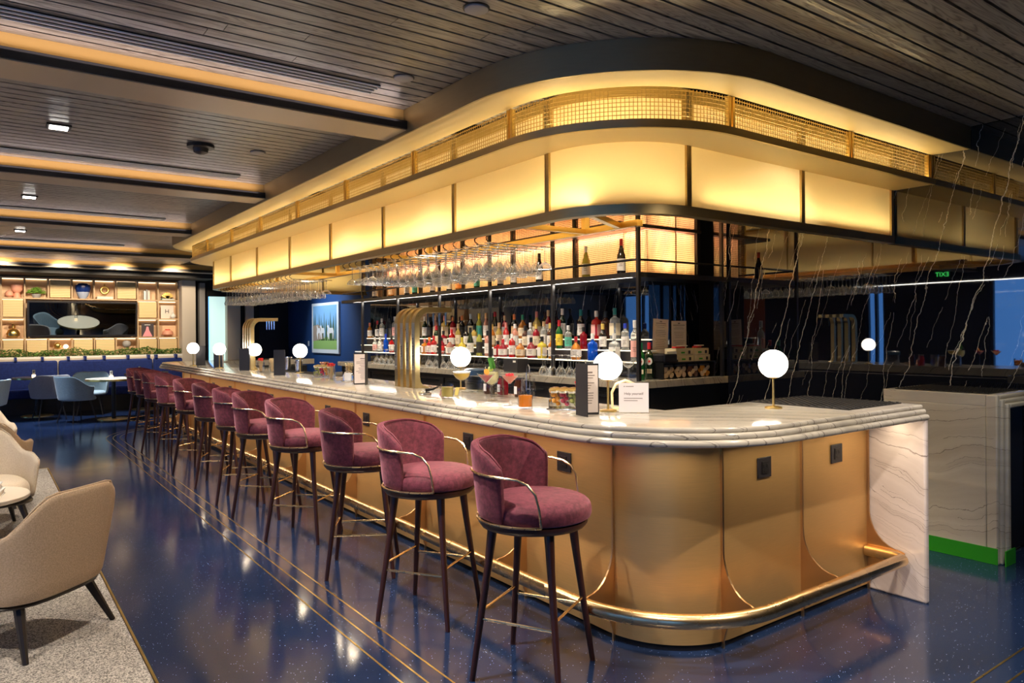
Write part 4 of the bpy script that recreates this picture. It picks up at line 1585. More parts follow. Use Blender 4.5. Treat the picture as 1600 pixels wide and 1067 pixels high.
# card reader / boxes on the back counter under the tiers
bx = thing('black_terminal', 'black storage box with a white sticker below the bottle tiers', 'box', (4.74, y_on_x(803, 4.74), ZT))
MB().box(-.05, .10, -.13, .13, 0.0005, .15).build('body', M_PLAST, bx, bevel=.004)
MB().box(-.052, -.0505, -.10, -.05, .11, .13).build('sticker', M_WHITE, bx)
# jars with dried citrus at the end
M_CIT = [simple('dried_orange', (.85, .35, .04), .6), simple('dried_pale', (.80, .62, .42), .6), simple('dried_dark', (.20, .07, .05), .6)]
JX = [(5.10, 1, 'left glass jar of pale dried citrus wheels under the folded boxes'), (5.27, 1, 'second glass jar from the left, with small pale dried wheels'),
      (5.44, 2, 'third glass jar from the left, with dark dried fruit'), (5.61, 0, 'right glass jar with a bright dried orange wheel')]
for jx, ci, lb in JX:
    j = thing('garnish_jar', lb, 'jar', (jx, 4.58, ZT + .0005), 0, 'dried garnish jars on the back counter')
    MB().lathe([(.066, .0), (.070, .006), (.070, .10), (.066, .108)], 24).build('jar_glass', M_JAR, j)
    MB().lathe([(.072, .108), (.073, .130), (.05, .135), (1e-4, .136)], 24).build('lid', M_PLAST, j)
    for k in range(9):
        a = k * 2.4
        rr = .042
        zc = .03 + .028 * (k % 3)
        face = -PI / 2 + random.uniform(-.6, .6)
        wh = MB().lathe([(.026, 0), (.026, .005), (.020, .006), (.019, .004), (.005, .004), (1e-4, .005)], 14).xform(
            Matrix.Translation((-.042 + .042 * (k // 3), -.035 + .02 * (k % 2), zc)) @ Matrix.Rotation(face * 0, 4, 'Z') @ Matrix.Rotation(PI / 2 + random.uniform(-.4, .4), 4, 'X'))
        wh.build('dried_wheel', M_CIT[ci] if k % 4 else M_CIT[1], j)
# tray shelf over jars + boxes of snacks
sh = thing('riser_shelf', 'low black riser shelf above the dried fruit jars', 'shelf', (0, 0, 0))
MB().box(4.98, 5.72, 4.50, 4.69, ZT + .142, ZT + .152).build('top_board', M_BLACK, sh, smooth=False)
MB().box(4.98, 4.995, 4.50, 4.69, ZT + .001, ZT + .142).build('side', M_BLACK, sh, smooth=False)
MB().box(5.705, 5.72, 4.50, 4.69, ZT + .001, ZT + .142).build('side', M_BLACK, sh, smooth=False)
MB().box(5.0, 5.7, 4.67, 4.69, ZT + .001, ZT + .142).build('back', M_BLACK, sh, smooth=False)
M_KRAFT = simple('kraft_card', (.62, .55, .36), .7)
for i, (x0, x1, z0, lb) in enumerate(((5.20, 5.44, 0, 'lower left'), (5.45, 5.68, 0, 'lower right'), (5.19, 5.43, .062, 'upper left'), (5.44, 5.66, .062, 'upper right'))):
    b_ = thing('carton', '%s beige cardboard carton stacked on the black riser shelf' % lb, 'box', ((x0 + x1) / 2, 4.60, ZT + .1525 + z0), 0, 'cartons on the riser shelf')
    MB().box(-(x1 - x0) / 2 + .003, (x1 - x0) / 2 - .003, -.07, .07, .0003, .060).build('carton_body', M_KRAFT, b_, bevel=.002)
    MB().box(-.05, .0, -.0712, -.0702, .015, .03).build('green_print', M_GREEN, b_)
    MB().box(.05, .08, -.0712, -.0702, .01, .04).build('dark_print', M_INK, b_)
for i, (x0, lb) in enumerate(((5.24, 'left red and white sachet lying on the cartons'), (5.52, 'right red and white sachet lying on the cartons'))):
    s_ = thing('sachet', lb, 'packet', (x0, 4.58, ZT + .2755), .3 * i)
    MB().obox((.04, 0, .010), .15, .05, .014, .1).build('red_pouch', simple('label_red', LC['red']), s_, bevel=.005)
    MB().obox((.09, -.0, .024), .09, .06, .010, -.2).build('white_flap', M_WHITE, s_, bevel=.004)
pr_ = thing('receipt_printer', 'black receipt printer between the vermouth bottles and the cartons', 'printer', (5.09, 4.60, ZT + .1525))
MB().box(-.09, .085, -.10, .08, .0005, .075).build('case', M_PLAST, pr_, bevel=.01)
MB().box(-.07, .07, -.102, -.1005, .045, .052).build('paper_slot', M_BLACK, pr_)
cd = thing('notice_card', 'small white card leaning in front of the cartons', 'card', (5.13, 4.515, ZT + .1528))
MB().box(-.065, .065, -.001, .001, .02, .10).xform(Matrix.Translation((0, 0, 0)) @ Matrix.Rotation(-.15, 4, 'X')).build('card', M_WHITE, cd)
MB().box(.035, .052, -.0025, -.0012, .035, .06).box(-.05, .01, -.0025, -.0012, .07, .075).box(-.05, .0, -.0025, -.0012, .055, .059).xform(Matrix.Rotation(-.15, 4, 'X')).build('print', simple('blue_ink', (.05, .15, .5)), cd)
MB().box(-.065, -.055, -.004, .03, 0, .022).box(.055, .065, -.004, .03, 0, .022).build('stand', M_PLAST, cd)
# notices taped to the stone
for i, (x0, x1, rot, lb) in enumerate(((5.165, 5.385, .05, 'left printed paper notice taped to the black stone end wall'), (5.43, 5.65, 0, 'right printed paper notice taped to the black stone end wall'))):
    n_ = thing('paper_notice', lb, 'notice', ((x0 + x1) / 2, 4.797, 1.475))
    h2 = .148 if i else .165
    MB().box(-.108, .108, -.001, .0, -h2, h2).xform(Matrix.Rotation(rot, 4, 'Y')).build('sheet', M_PAPER, n_, smooth=False)
    m = MB()
    for k in range(15):
        wv_ = random.uniform(.05, .085)
        if k in (3, 8):
            continue
        z = h2 - .045 - k * .017
        m.box(-wv_, wv_, -.0022, -.0012, z, z + (.003 if k else .006))
    m.box(-.015, .015, -.0022, -.0012, h2 - .03, h2 - .018)
    m.xform(Matrix.Rotation(rot, 4, 'Y')).build('printed_lines', simple('grey_ink', (.25, .2, .18)), n_, smooth=False)

# ================================================================== THINGS ON THE BAR
def menu(loc, rz, op, h, wd, label, lit=False, inner=M_PAPER):
    """two tall boards hinged at the back edge."""
    t_ = thing('menu', label, 'menu', loc, rz)
    for sg in (-1, 1):
        Mx = Matrix.Rotation(sg * op, 4, 'Z')
        MB().box(0, wd, -.002, .002, 0, h).xform(Mx).build('cover_board', M_LEATHER, t_, smooth=False)
        MB().box(.008, wd - .006, (-.004 if sg > 0 else .0024), (-.0024 if sg > 0 else .004), .01, h - .01).xform(Mx).build('page', inner, t_, smooth=False)
        m = MB()
        for k in range(14):
            z = h - .05 - k * (h - .08) / 14
            m.box(.02, wd - .02 - random.uniform(0, wd * .35), (-.0048 if sg > 0 else .0041), (-.0041 if sg > 0 else .0048), z, z + (.004 if k else .008))
        m.xform(Mx).build('printed_lines', simple('grey_ink', (.25, .2, .18)), t_, smooth=False)
    return t_


D = math.radians
menu((2.44, 2.79, 1.1005), D(-65), D(38), .26, .12, 'open tall dark menu standing near the bar corner beside the globe lamp')
menu((2.60, 5.60, 1.1005), D(200), D(35), .26, .115, 'tall black menu with a white inner page standing left of the near taps')
menu((2.42, 7.45, 1.1005), D(-10), D(30), .26, .12, 'tall brown-black menu standing between the two middle globe lamps')
menu((2.44, 8.75, 1.1005), D(-20), D(20), .26, .12, 'narrow closed black menu standing in front of the far taps')
menu((2.40, 9.75, 1.1005), D(-20), D(30), .26, .13, 'wide black menu near the far end of the bar with a small mark')
menu((2.38, 10.6, 1.1005), D(10), D(18), .27, .12, 'farthest slim black menu beside the farthest globe lamp')
# acrylic sign
sg_ = thing('acrylic_sign', 'clear acrylic sign holder with a printed white card near the bar corner', 'sign', (2.72, 2.66, 1.1005), D(-44))
MB().box(-.08, .08, -.004, .004, 0, .16).build('acrylic_block', M_JAR, sg_, smooth=False)
MB().box(-.076, .076, -.0052, -.0042, .004, .156).build('card', simple('white_card', (.82, .78, .78), .5), sg_, smooth=False)
text('Help yourself', .018, simple('grey_ink', (.25, .2, .18)), sg_, Matrix.Translation((0, -.0056, .10)) @ Matrix.Rotation(PI / 2, 4, 'X'), ext=.0003)
m = MB()
for k, (a, b) in enumerate(((-.05, .045), (-.05, .02))):
    m.box(a, b, -.0058, -.0053, .075 - k * .012, .078 - k * .012)
m.box(-.05, -.045, -.0058, -.0053, .135, .140).box(-.04, .0, -.0058, -.0053, .136, .139)
m.build('printed_lines', simple('grey_ink', (.25, .2, .18)), sg_, smooth=False)


def cocktail(kind, loc, lcol, label, garnish=None):
    t_ = thing('cocktail', label, 'drink', loc)
    lm = simple('drink_' + lcol[0], lcol[1], .15)
    if kind == 'coupe' or kind == 'martini':
        h, rm, bw = .178, .056, .055
        if kind == 'coupe':
            pr = coupe(h, rm, bw, .038)
        else:
            pr = [(.038, 0), (.036, .002), (.014, .005), (.005, .012), (.0038, .08), (.005, .122), (rm, h)]
        MB().lathe(pr, 24).build('glass', M_JAR, t_)
        st = h - bw
        if kind == 'coupe':
            ip = [(max(1e-4, r_ - .0025), z + .001) for r_, z in pr if z >= st - .001 and z < h - .004]
        else:
            ip = [(1e-4, .126), (.004, .126), (rm * .90 - .003, h - .008)]
        ip = [(1e-4, ip[0][1])] + ip + [(1e-4, ip[-1][1] + .0004)]
        MB().lathe(ip, 24).build('liquid', lm, t_)
        top = ip[-1][1]
        if garnish == 'foam':
            MB().lathe([(ip[-2][0], top), (ip[-2][0] + .0015, top + .005), (1e-4, top + .006)], 24).build('foam', simple('foam', (.92, .88, .78), .8), t_)
        if garnish == 'berries':
            for k in range(6):
                a = k * PI / 3
                MB().sphere((.017 * math.cos(a), .017 * math.sin(a), top + .006), .009, 10, 6).build('berry', simple('berry_red', (.7, .01, .03), .25), t_)
        if garnish == 'citrus':
            MB().lathe([(.018, 0), (.018, .004), (1e-4, .004)], 14).xform(Matrix.Translation((.01, .01, top + .016)) @ Matrix.Rotation(1.2, 4, 'X')).build('citrus_slice', M_CIT[0], t_)
    elif kind == 'rocks':
        MB().lathe([(.036, 0), (.040, .004), (.042, .095), (.040, .095), (.038, .012), (1e-4, .010)], 28).build('glass', M_JAR, t_)
        MB().lathe([(1e-4, .013), (.0365, .013), (.0385, .074), (1e-4, .074)], 28).build('liquid', lm, t_)
    elif kind == 'balloon':
        MB().lathe([(.038, 0), (.036, .002), (.012, .005), (.005, .012), (.004, .085), (.008, .092), (.035, .112), (.047, .145), (.044, .185), (.036, .215)], 24).build('glass', M_JAR, t_)
        MB().lathe([(1e-4, .096), (.032, .114), (.0445, .145), (.0425, .178), (1e-4, .178)], 24).build('liquid', lm, t_)
        MB().sphere((0, .01, .195), .018, 10, 7).build('citrus_slice', simple('lime', (.55, .65, .15)), t_)
        for k in range(4):
            MB().obox((-.01 + .008 * k, 0, .23), .006, .02, .07, k, .3 * k - .4).build('mint_leaf', simple('mint', (.08, .28, .04)), t_, smooth=False)
    return t_


cocktail('rocks', (2.42, 4.02, 1.1005), ('pale_yellow', (.78, .62, .16)), 'pale yellow drink in a short rocks glass, leftmost of the cocktails')
cocktail('coupe', (2.43, 3.86, 1.1005), ('yellow', (.85, .58, .08)), 'yellow foamy cocktail in a coupe glass', 'foam')
cocktail('balloon', (2.56, 3.72, 1.1005), ('straw', (.72, .66, .35)), 'pale cocktail with citrus and mint in a balloon glass behind the red one')
cocktail('martini', (2.42, 3.575, 1.1005), ('ruby', (.42, .01, .03)), 'dark red cocktail in a martini glass with a citrus garnish', 'citrus')
cocktail('martini', (2.46, 3.39, 1.1005), ('coral', (.85, .22, .14)), 'coral pink cocktail topped with red berries', 'berries')
cocktail('rocks', (2.42, 3.19, 1.1005), ('orange', (.88, .27, .02)), 'orange drink in a cut rocks glass, rightmost of the cocktails')

# steel condiment caddy with garnish jars
def caddy(loc, rz, label, cols, n=4):
    c_ = thing('garnish_caddy', label, 'caddy', loc, rz)
    L = .075 * n
    MB().box(0, L, -.07, .07, 0, .008).build('tray', M_CHROME, c_, bevel=.002)
    for k in range(n // 2 + 1):
        MB().obox((.01 + k * (L - .02) / (n // 2), 0, .03), .004, .10, .05).build('divider', M_CHROME, c_)
    for k in range(n):
        j = MB().lathe([(.027, 0), (.030, .004), (.030, .085), (.028, .095)], 18).xform(Matrix.Translation((.037 + k * .075 * (n - 1) / n, 0, .012)) @ Matrix.Rotation(.35, 4, 'X')).build('glass_jar', M_JAR, c_)
        MB().lathe([(.031, .095), (.031, .107), (.02, .11)], 18).xform(Matrix.Translation((.037 + k * .075 * (n - 1) / n, 0, .012)) @ Matrix.Rotation(.35, 4, 'X')).build('jar_lid', M_CHROME, j)
        for q in range(6):
            MB().sphere((.012 * math.cos(q * 2), .012 * math.sin(q * 2), .02 + .011 * q), .013, 8, 6).xform(Matrix.Translation((.037 + k * .075 * (n - 1) / n, 0, .012)) @ Matrix.Rotation(.35, 4, 'X')).build('garnish', simple('garn_' + cols[k % len(cols)], {'orange': (.95, .42, .03), 'cherry': (.5, .01, .06), 'olive': (.35, .38, .08), 'lemon': (.9, .75, .1)}[cols[k % len(cols)]], .4), j)
    return c_


caddy((2.52, 3.10, 1.1005), D(-55), 'steel caddy of garnish jars with orange and cherry between the orange drink and menu', ['orange', 'cherry', 'olive'], 3)
caddy((2.66, 6.90, 1.1005), D(-65), 'steel caddy of garnish jars in front of the shaker tins', ['olive', 'cherry', 'orange', 'olive'], 4)


def pick_glass(loc, colr, label, knots=True):
    g = thing('tumbler', label, 'glass', loc)
    MB().lathe([(.032, 0), (.034, .004), (.040, .11), (.038, .11), (.032, .008), (1e-4, .007)], 22).build('glass', M_JAR, g)
    m = MB()
    m2 = MB()
    for k in range(36):
        a = random.uniform(0, 2 * PI)
        rr = random.uniform(0, .024)
        x1, y1 = (rr + .012) * math.cos(a), (rr + .012) * math.sin(a)
        zt_ = random.uniform(.125, .150)
        m.tube([(rr * .8 * math.cos(a), rr * .8 * math.sin(a), .01), (x1, y1, zt_)], .0009, 4)
        m2.sphere((x1, y1, zt_ + .003), .0062, 6, 4)
    o1 = m.build('picks', simple('bamboo', (.75, .58, .32)), g, smooth=False)
    o1['kind'] = 'stuff'
    o2 = m2.build('pick_ends', simple('pick_' + colr, {'red': (.75, .01, .02), 'straw': (.72, .62, .38)}[colr], .4), g, smooth=False)
    o2['kind'] = 'stuff'
    return g


pick_glass((2.60, 2.93, 1.1005), 'red', 'tumbler of red-tipped cocktail picks just behind the open menu')
pick_glass((2.68, 2.97, 1.1005), 'straw', 'tumbler of bamboo knot picks behind the near globe lamp and menu')
pick_glass((2.56, 6.28, 1.1005), 'red', 'tumbler of red-tipped picks left of the white-page menu')
pick_glass((2.72, 6.25, 1.1005), 'straw', 'tumbler of straw-coloured picks right of the middle red picks')
pick_glass((2.52, 8.2, 1.1005), 'red', 'farthest tumbler of red-tipped picks in front of the far taps')
pick_glass((2.60, 8.05, 1.1005), 'straw', 'farthest tumbler of straw-coloured picks beside the far globe lamp')
# napkin coil holder behind the sign
nh = thing('napkin_caddy', 'curved bamboo caddy behind the acrylic sign', 'caddy', (2.83, 2.83, 1.1005), D(-44))
for k in (-.025, .025):
    MB().tube([(-.07, k, .01), (-.072, k, .09), (-.05, k, .135), (0, k, .155), (.05, k, .135), (.072, k, .09), (.07, k, .01)], .007, 8).build('hoop', simple('bamboo', (.75, .58, .32)), nh)
MB().box(-.07, .07, -.035, .035, 0, .01).build('base', simple('bamboo', (.75, .58, .32)), nh)
# shaker tins and tools by the middle lamps
def tin(loc, h, r1, r2, label, m_=M_CHROME):
    t_ = thing('shaker_tin', label, 'shaker', loc)
    MB().lathe([(r1, 0), (r1, .004), (r2, h), (r2 + .002, h), (r2 + .002, h - .006)], 22).build('cup', m_, t_)
    MB().lathe([(r2 + .0022, h - .012), (r2 + .0035, h - .009), (r2 + .0022, h - .006)], 22).build('rim', m_, t_)
    return t_


tin((2.84, 8.25, 1.1005), .16, .034, .045, 'tall steel shaker tin behind the middle globe lamp, left one')
tin((2.86, 7.95, 1.1005), .13, .033, .043, 'steel shaker tin holding bar spoons left of the middle globe lamp')
tin((2.90, 7.30, 1.1005), .13, .033, .043, 'copper shaker cup right of the middle globe lamp', simple('copper', (.75, .35, .2), .2, 1.))
for i, dx in enumerate((-.012, .014)):
    s_ = thing('bar_spoon', ('left', 'right')[i] + ' long bar spoon standing in the steel tin', 'spoon', (2.86 + dx, 7.95, 1.105))
    MB().tube([(0, 0, 0), (dx * 1.2, .02 - .05 * i, .26)], .002, 6).build('shaft', M_CHROME, s_)
    MB().sphere((dx * 1.2, .02 - .05 * i, .27), .012, 10, 6, .7).build('bowl', M_CHROME, s_)
# mixing glasses, hydrosol bottles behind cocktails
for i, (x, y, lb) in enumerate(((2.74, 3.92, 'clear glass bitters decanter behind the martini glasses'), (2.80, 3.66, 'cut crystal mixing glass behind the coral cocktail'))):
    g = thing('mixing_glass', lb, 'glass', (x, y, 1.1005))
    MB().lathe([(.045, 0), (.048, .006), (.046, .12), (.043, .13), (.041, .12), (.042, .014), (1e-4, .012)], 12).build('glass', M_JAR, g, angle=20)
    MB().lathe([(.0465, .04), (.0495, .05), (.0465, .06)], 12).build('cut_band', M_JAR, g)
tg = thing('ice_tongs', 'steel ice tongs standing upright in the crystal mixing glass', 'tongs', (2.80, 3.66, 1.113))
MB().tube([(-.015, 0, 0), (-.012, 0, .14), (-.010, 0, .19), (0, 0, .205), (.010, 0, .19), (.012, 0, .14), (.015, 0, 0)], .0028, 6).build('tong_arms', M_CHROME, tg)
for s in (-1, 1):
    MB().obox((.015 * s, 0, .01), .006, .012, .02).build('tip', M_CHROME, tg)
bj = thing('ice_bucket', 'clear bucket with a dark blue lid right of the near taps', 'bucket', (2.85, 4.35, 1.1005))
MB().lathe([(.065, 0), (.07, .006), (.075, .12), (.072, .12), (.066, .01), (1e-4, .009)], 26).build('bucket_body', M_JAR, bj)
MB().lathe([(.078, .12), (.080, .155), (.06, .165), (1e-4, .167)], 26).build('lid', simple('slate_blue', (.03, .08, .16), .35), bj)
for i, (x, y) in enumerate(((2.83, 4.14), (2.86, 4.02), (2.84, 3.80))):
    j = thing('bitters_jar', 'dark spice jar %s behind the cocktails' % ('leftmost', 'second', 'rightmost')[i], 'jar', (x, y, 1.1005), 0, 'dark jars behind the cocktails')
    MB().lathe([(.036, 0), (.038, .005), (.038, .085), (.030, .10), (.030, .115), (1e-4, .116)], 20).build('jar_body', bottle_mat('crimson' if i == 1 else 'brown', *BC['crimson' if i == 1 else 'brown']), j)
    MB().box(-.0392, -.036, -.014, .014, .02, .07).build('paper_label', simple('label_white', LC['white']), j)
    MB().lathe([(.031, .1161), (.031, .127), (1e-4, .128)], 20).build('lid', M_PLAST, j)
# crumpled napkin / bird-like strainer near the taps
st_ = thing('strainer', 'black and steel cocktail strainer lying in front of the near taps', 'strainer', (2.45, 4.36, 1.1005), D(-30))
MB().lathe([(.045, .012), (.046, .016), (.03, .02), (1e-4, .02)], 20).build('plate', M_CHROME, st_)
MB().tube([(.0, .0, .03), (.05, 0, .036), (.09, 0, .055)], .010, 8, .005).build('handle', M_BLACK, st_)
MB().tube([(.04 * math.cos(a * .5), .04 * math.sin(a * .5), .006 + .0 * a) for a in range(13)], .005, 5).build('coil', M_CHROME, st_)
# sachets
for i, (x, y, c_) in enumerate(((2.50, 4.22, (.85, .45, .40)), (2.58, 4.16, (.85, .70, .2)))):
    s_ = thing('card_packet', ('pink', 'yellow')[i] + ' paper packet propped up left of the pale yellow drink', 'packet', (x, y, 1.1005), .5 + i)
    MB().obox((0, 0, .028), .045, .004, .055, 0, .25).build('packet', simple('packet%d' % i, c_), s_)
    MB().obox((0, -.0035, .030), .03, .001, .012, 0, .25).build('print', M_INK, s_)
# white napkin dish and whitish birdlike speaker left
nd = thing('napkin_holder', 'chrome napkin holder with folded napkins left of the white-page menu', 'napkin holder', (2.60, 6.0, 1.1005), D(-60))
MB().lathe([(.06, 0), (.062, .006), (.05, .01), (1e-4, .01)], 22).build('dish', M_CHROME, nd)
MB().tube([(-.045, 0, .01), (-.05, 0, .05), (-.03, 0, .085), (0, 0, .095), (.03, 0, .085), (.05, 0, .05), (.045, 0, .01)], .006, 8).build('hoop', M_CHROME, nd)
MB().obox((0, 0, .045), .07, .012, .065).build('napkins', M_WHITE, nd)
# drinks well mats
rubber_mat('bar_mat', 'black rubber mat under the shaker tins by the middle globe lamp', 2.76, 2.93, 7.15, 8.4, 1.0995)
# ice well and sink inside the bar end, seen in the stone
for i, (x, y, lb) in enumerate(((4.05, 2.78, 'left'), (3.7, 2.8, 'right'))):
    pass

# ================================================================== DINING ZONE
def dining_chair(label, loc, rz, fm, leg=M_LEGB):
    c_ = thing('dining_chair', label, 'chair', loc, rz, 'dining chairs')
    def zt(ph):
        a = abs(ph)
        return .82 - .18 * smoothstep(.75, 1.7, a)
    shell(MB(), .262, .028, 1.95, .40, zt, .16, n=20).build('shell', fm, c_, subsurf=1)
    cushion(.285, .275, .385, .47).xform(Matrix.Translation((.02, 0, 0))).build('seat', fm, c_, subsurf=1)
    for sx in (-1, 1):
        for sy in (-1, 1):
            MB().tube([(sx * .14, sy * .14, .40), (sx * .22, sy * .22, 0)], .014, 8, .009).build('leg', leg, c_)
    return c_


def round_table(loc, r, label, ring=True):
    t_ = thing('dining_table', label, 'table', loc)
    MB().lathe([(r - .01, .715), (r, .72), (r, .742), (r - .004, .746), (1e-4, .746)], 40).build('tabletop', M_LIME, t_)
    MB().lathe([(r + .001, .706), (r + .003, .708), (r + .003, .738), (r + .001, .740)], 40).build('brass_edge', M_GOLD, t_)
    MB().tube([(0, 0, .015), (0, 0, .71)], .035, 16).build('pedestal', M_BLACK, t_)
    MB().lathe([(.27, 0), (.27, .008), (.25, .014), (1e-4, .015)], 36).build('base_disc', M_GOLD, t_)
    return t_


round_table((1.95, 15.0, 0), .45, 'round dining table nearest the bar with a brass pedestal disc')
round_table((.86, 16.55, 0), .40, 'round dining table in front of the banquette, behind the grey chair')
round_table((2.75, 16.6, 0), .40, 'round dining table by the banquette behind the farthest bar stools')
round_table((-.9, 15.6, 0), .42, 'round dining table cut off by the left edge of the photo')
dining_chair('blue-grey tub chair tucked left of the round table nearest the bar', (1.36, 14.85, 0), D(28), M_BLUEF)
dining_chair('warm grey tub chair with its back to the camera at the banquette table', (1.00, 15.70, 0), D(100), M_GREYF)
dining_chair('pale blue tub chair behind the round table nearest the bar', (1.70, 16.12, 0), D(-100), M_LIGHTF)
dining_chair('grey tub chair between the round table and the farthest bar stools', (2.62, 15.55, 0), D(170), M_GREYF)
dining_chair('pale grey-blue tub chair at the left edge of the photo', (.05, 14.55, 0), D(160), M_LIGHTF)
for x, y, lb in ((1.90, 14.9, 'candle holder on the round table nearest the bar'), (.80, 16.4, 'candle holder on the table behind the grey chair'), (2.62, 16.5, 'candle holder on the table behind the farthest stools')):
    t_ = thing('candle_holder', lb, 'candle', (x, y, .7465))
    MB().box(-.03, .03, -.03, .03, 0, .05).build('lit_base', M_CAN, t_, bevel=.004)
    MB().box(-.032, .032, -.032, .032, .05, .15).build('glass_sleeve', M_JAR, t_)
    MB().box(-.022, .022, -.001, .001, .06, .14).box(-.001, .001, -.022, .022, .06, .14).build('menu_card', M_WHITE, t_)
    MB().box(-.012, .012, -.0022, -.0012, .08, .12).build('print', M_INK, t_)
# banquette: separate back cushions
bq = thing('banquette', 'long royal blue upholstered banquette along the shelving wall', 'sofa', (0, 0, 0))
XS = [-4.0, -2.2, -.5, 1.27, 3.03, 3.64]
for a, b in zip(XS[:-1], XS[1:]):
    MB().box(a + .012, b - .012, 17.42, 17.56, .44, 1.02).build('back_cushion', M_NAVYF, bq, bevel=.035)
MB().box(-4.0, 3.64, 16.98, 17.42, .30, .47).build('seat', M_NAVYF, bq, bevel=.03)
MB().box(-4.0, 3.64, 17.05, 17.6, .0, .30).build('base', M_BLACK, bq)
MB().box(-4.0, 3.64, 17.56, 17.60, .30, 1.06).build('back_frame', M_CREAMW, bq)
for x in (.55, 1.0, 1.45, 1.75, 2.1, 2.55, 2.95, 3.1, 3.5, .1):
    MB().box(x - .022, x + .022, 17.40, 17.60, 1.02, 1.10).build('hanging_strap', M_NAVYF, bq, bevel=.004)
# planter
pn = thing('planter', 'long white planter box of leafy greenery behind the banquette', 'planter', (0, 0, 0))
MB().box(-4.0, 3.66, 17.605, 17.88, .6, 1.10).build('trough', M_WHITE, pn, smooth=False)
m = MB()
for k in range(5200):
    x = random.uniform(-1.6, 3.66)
    y = random.uniform(17.64, 17.86)
    z = random.uniform(1.08, 1.235 + .03 * math.sin(x * 5) + .02 * math.sin(x * 13))
    c = Vector((x, y, z))
    s_ = random.uniform(.018, .034)
    Mx = Matrix.Rotation(random.uniform(0, 6.3), 4, 'Z') @ Matrix.Rotation(random.uniform(-1, 1), 4, 'X') @ Matrix.Rotation(random.uniform(-.8, .8), 4, 'Y')
    m.add([c + Mx @ Vector(p) * s_ for p in ((-1, 0, 0), (0, -.45, .12), (1, 0, 0), (0, .45, .12))], [(0, 1, 2, 3)])
M_LEAF = mat('leaf_green', (.06, .16, .025), .45)
t = NT(M_LEAF)
t.l(t.ramp(t.noise(t.coords(), 22, 2), [(.35, (.03, .09, .015)), (.6, (.12, .26, .04)), (.75, (.30, .42, .10))]), t.b.inputs['Base Color'])
o = m.build('foliage', M_LEAF, pn, smooth=False)
o['kind'] = 'stuff'

# ================================================================== SHELVING WALL
sw = thing('shelving_unit', 'wall-wide lit oak display shelving with woven and open square niches', 'shelving', (0, 0, 0))
cols = [-1.3, -.9, -.49, -.08, .333, .73, 1.14, 1.563, 1.971, 2.385, 2.812, 3.227, 3.645]
rows = [1.06, 1.473, 1.885, 2.30, 2.73]
TVX = (.73, 2.812)
M_NICHE = mat('niche_back', (.80, .56, .36), .6)
M_RATTAN = mat('woven_rattan', (.80, .60, .32), .7)
t = NT(M_RATTAN)
wv = t.n('ShaderNodeTexWave', wave_type='BANDS', bands_direction='Z', i_Scale=9.)
t.l(t.coords(), wv.inputs['Vector'])
t.l(t.ramp(wv.outputs['Fac'], [(.2, (.62, .44, .20)), (.7, (.88, .68, .38))]), t.b.inputs['Base Color'])
MB().box(cols[0], cols[-1], YB + .235, YB + .245, rows[0], rows[-1]).build('back_panel', M_NICHE, sw, smooth=False)
for x in cols:
    if TVX[0] + .01 < x < TVX[1] - .01:
        MB().box(x - .014, x + .014, YB, YB + .235, rows[0], rows[1]).build('upright', M_OAK, sw, smooth=False)
        MB().box(x - .014, x + .014, YB, YB + .235, rows[3], rows[4]).build('upright', M_OAK, sw, smooth=False)
    else:
        MB().box(x - .014, x + .014, YB, YB + .235, rows[0], rows[4]).build('upright', M_OAK, sw, smooth=False)
for z in rows:
    if z == rows[2]:
        for a, b in ((cols[0], TVX[0]), (TVX[1], cols[-1])):
            MB().box(a, b, YB + .001, YB + .234, z - .014, z + .014).build('shelf_board', M_OAK, sw, smooth=False)
    else:
        MB().box(cols[0], cols[-1], YB + .001, YB + .234, z - .014, z + .014).build('shelf_board', M_OAK, sw, smooth=False)
# niche LED tubes
for zi, z in enumerate(rows[1:], 1):
    for ci in range(len(cols) - 1):
        a, b = cols[ci], cols[ci + 1]
        if zi in (2, 3) and TVX[0] - .01 < a < TVX[1] - .05:
            continue
        MB().box(a + .02, b - .02, YB + .21, YB + .225, z - .028, z - .0145).build('led_strip', M_TUBE, sw, smooth=False)
WOV = {(3, 6), (3, 9), (2, 4), (2, 10), (0, 4), (0, 5), (0, 7), (0, 8), (0, 10), (0, 11), (3, 2), (2, 1), (1, 3)}
for ri, ci in sorted(WOV):
    a, b = cols[ci], cols[ci + 1]
    MB().box(a + .03, b - .03, YB + .03, YB + .05, rows[ri] + .03, rows[ri + 1] - .03).build('woven_panel', M_RATTAN, sw, smooth=False)
TVp = thing('television', 'wide black-framed screen tilted down, reflecting the dining tables', 'television', (1.771, 17.80, 1.88))
MB().box(-1.01, 1.01, -.02, .03, -.375, .375).xform(Matrix.Rotation(D(11), 4, 'X')).build('bezel', M_PLAST, TVp, bevel=.006)
M_TVG = mat('tv_glass', (.25, .24, .2), .02, 1.0)
MB().box(-.975, .975, -.0225, -.0202, -.34, .34).xform(Matrix.Rotation(D(11), 4, 'X')).build('screen', M_TVG, TVp, smooth=False)
MB().box(-.3, .3, .03, .28, -.1, .1).build('wall_mount', M_BLACK, TVp)


def cell(ci, ri):
    return ((cols[ci] + cols[ci + 1]) / 2, YB + .10, rows[ri] + .0145)


def deco(name, label, cat, ci, ri, builder, dx=0, dy=0):
    x, y, z = cell(ci, ri)
    t_ = thing(name, label, cat, (x + dx, y + dy, z))
    builder(t_)
    return t_


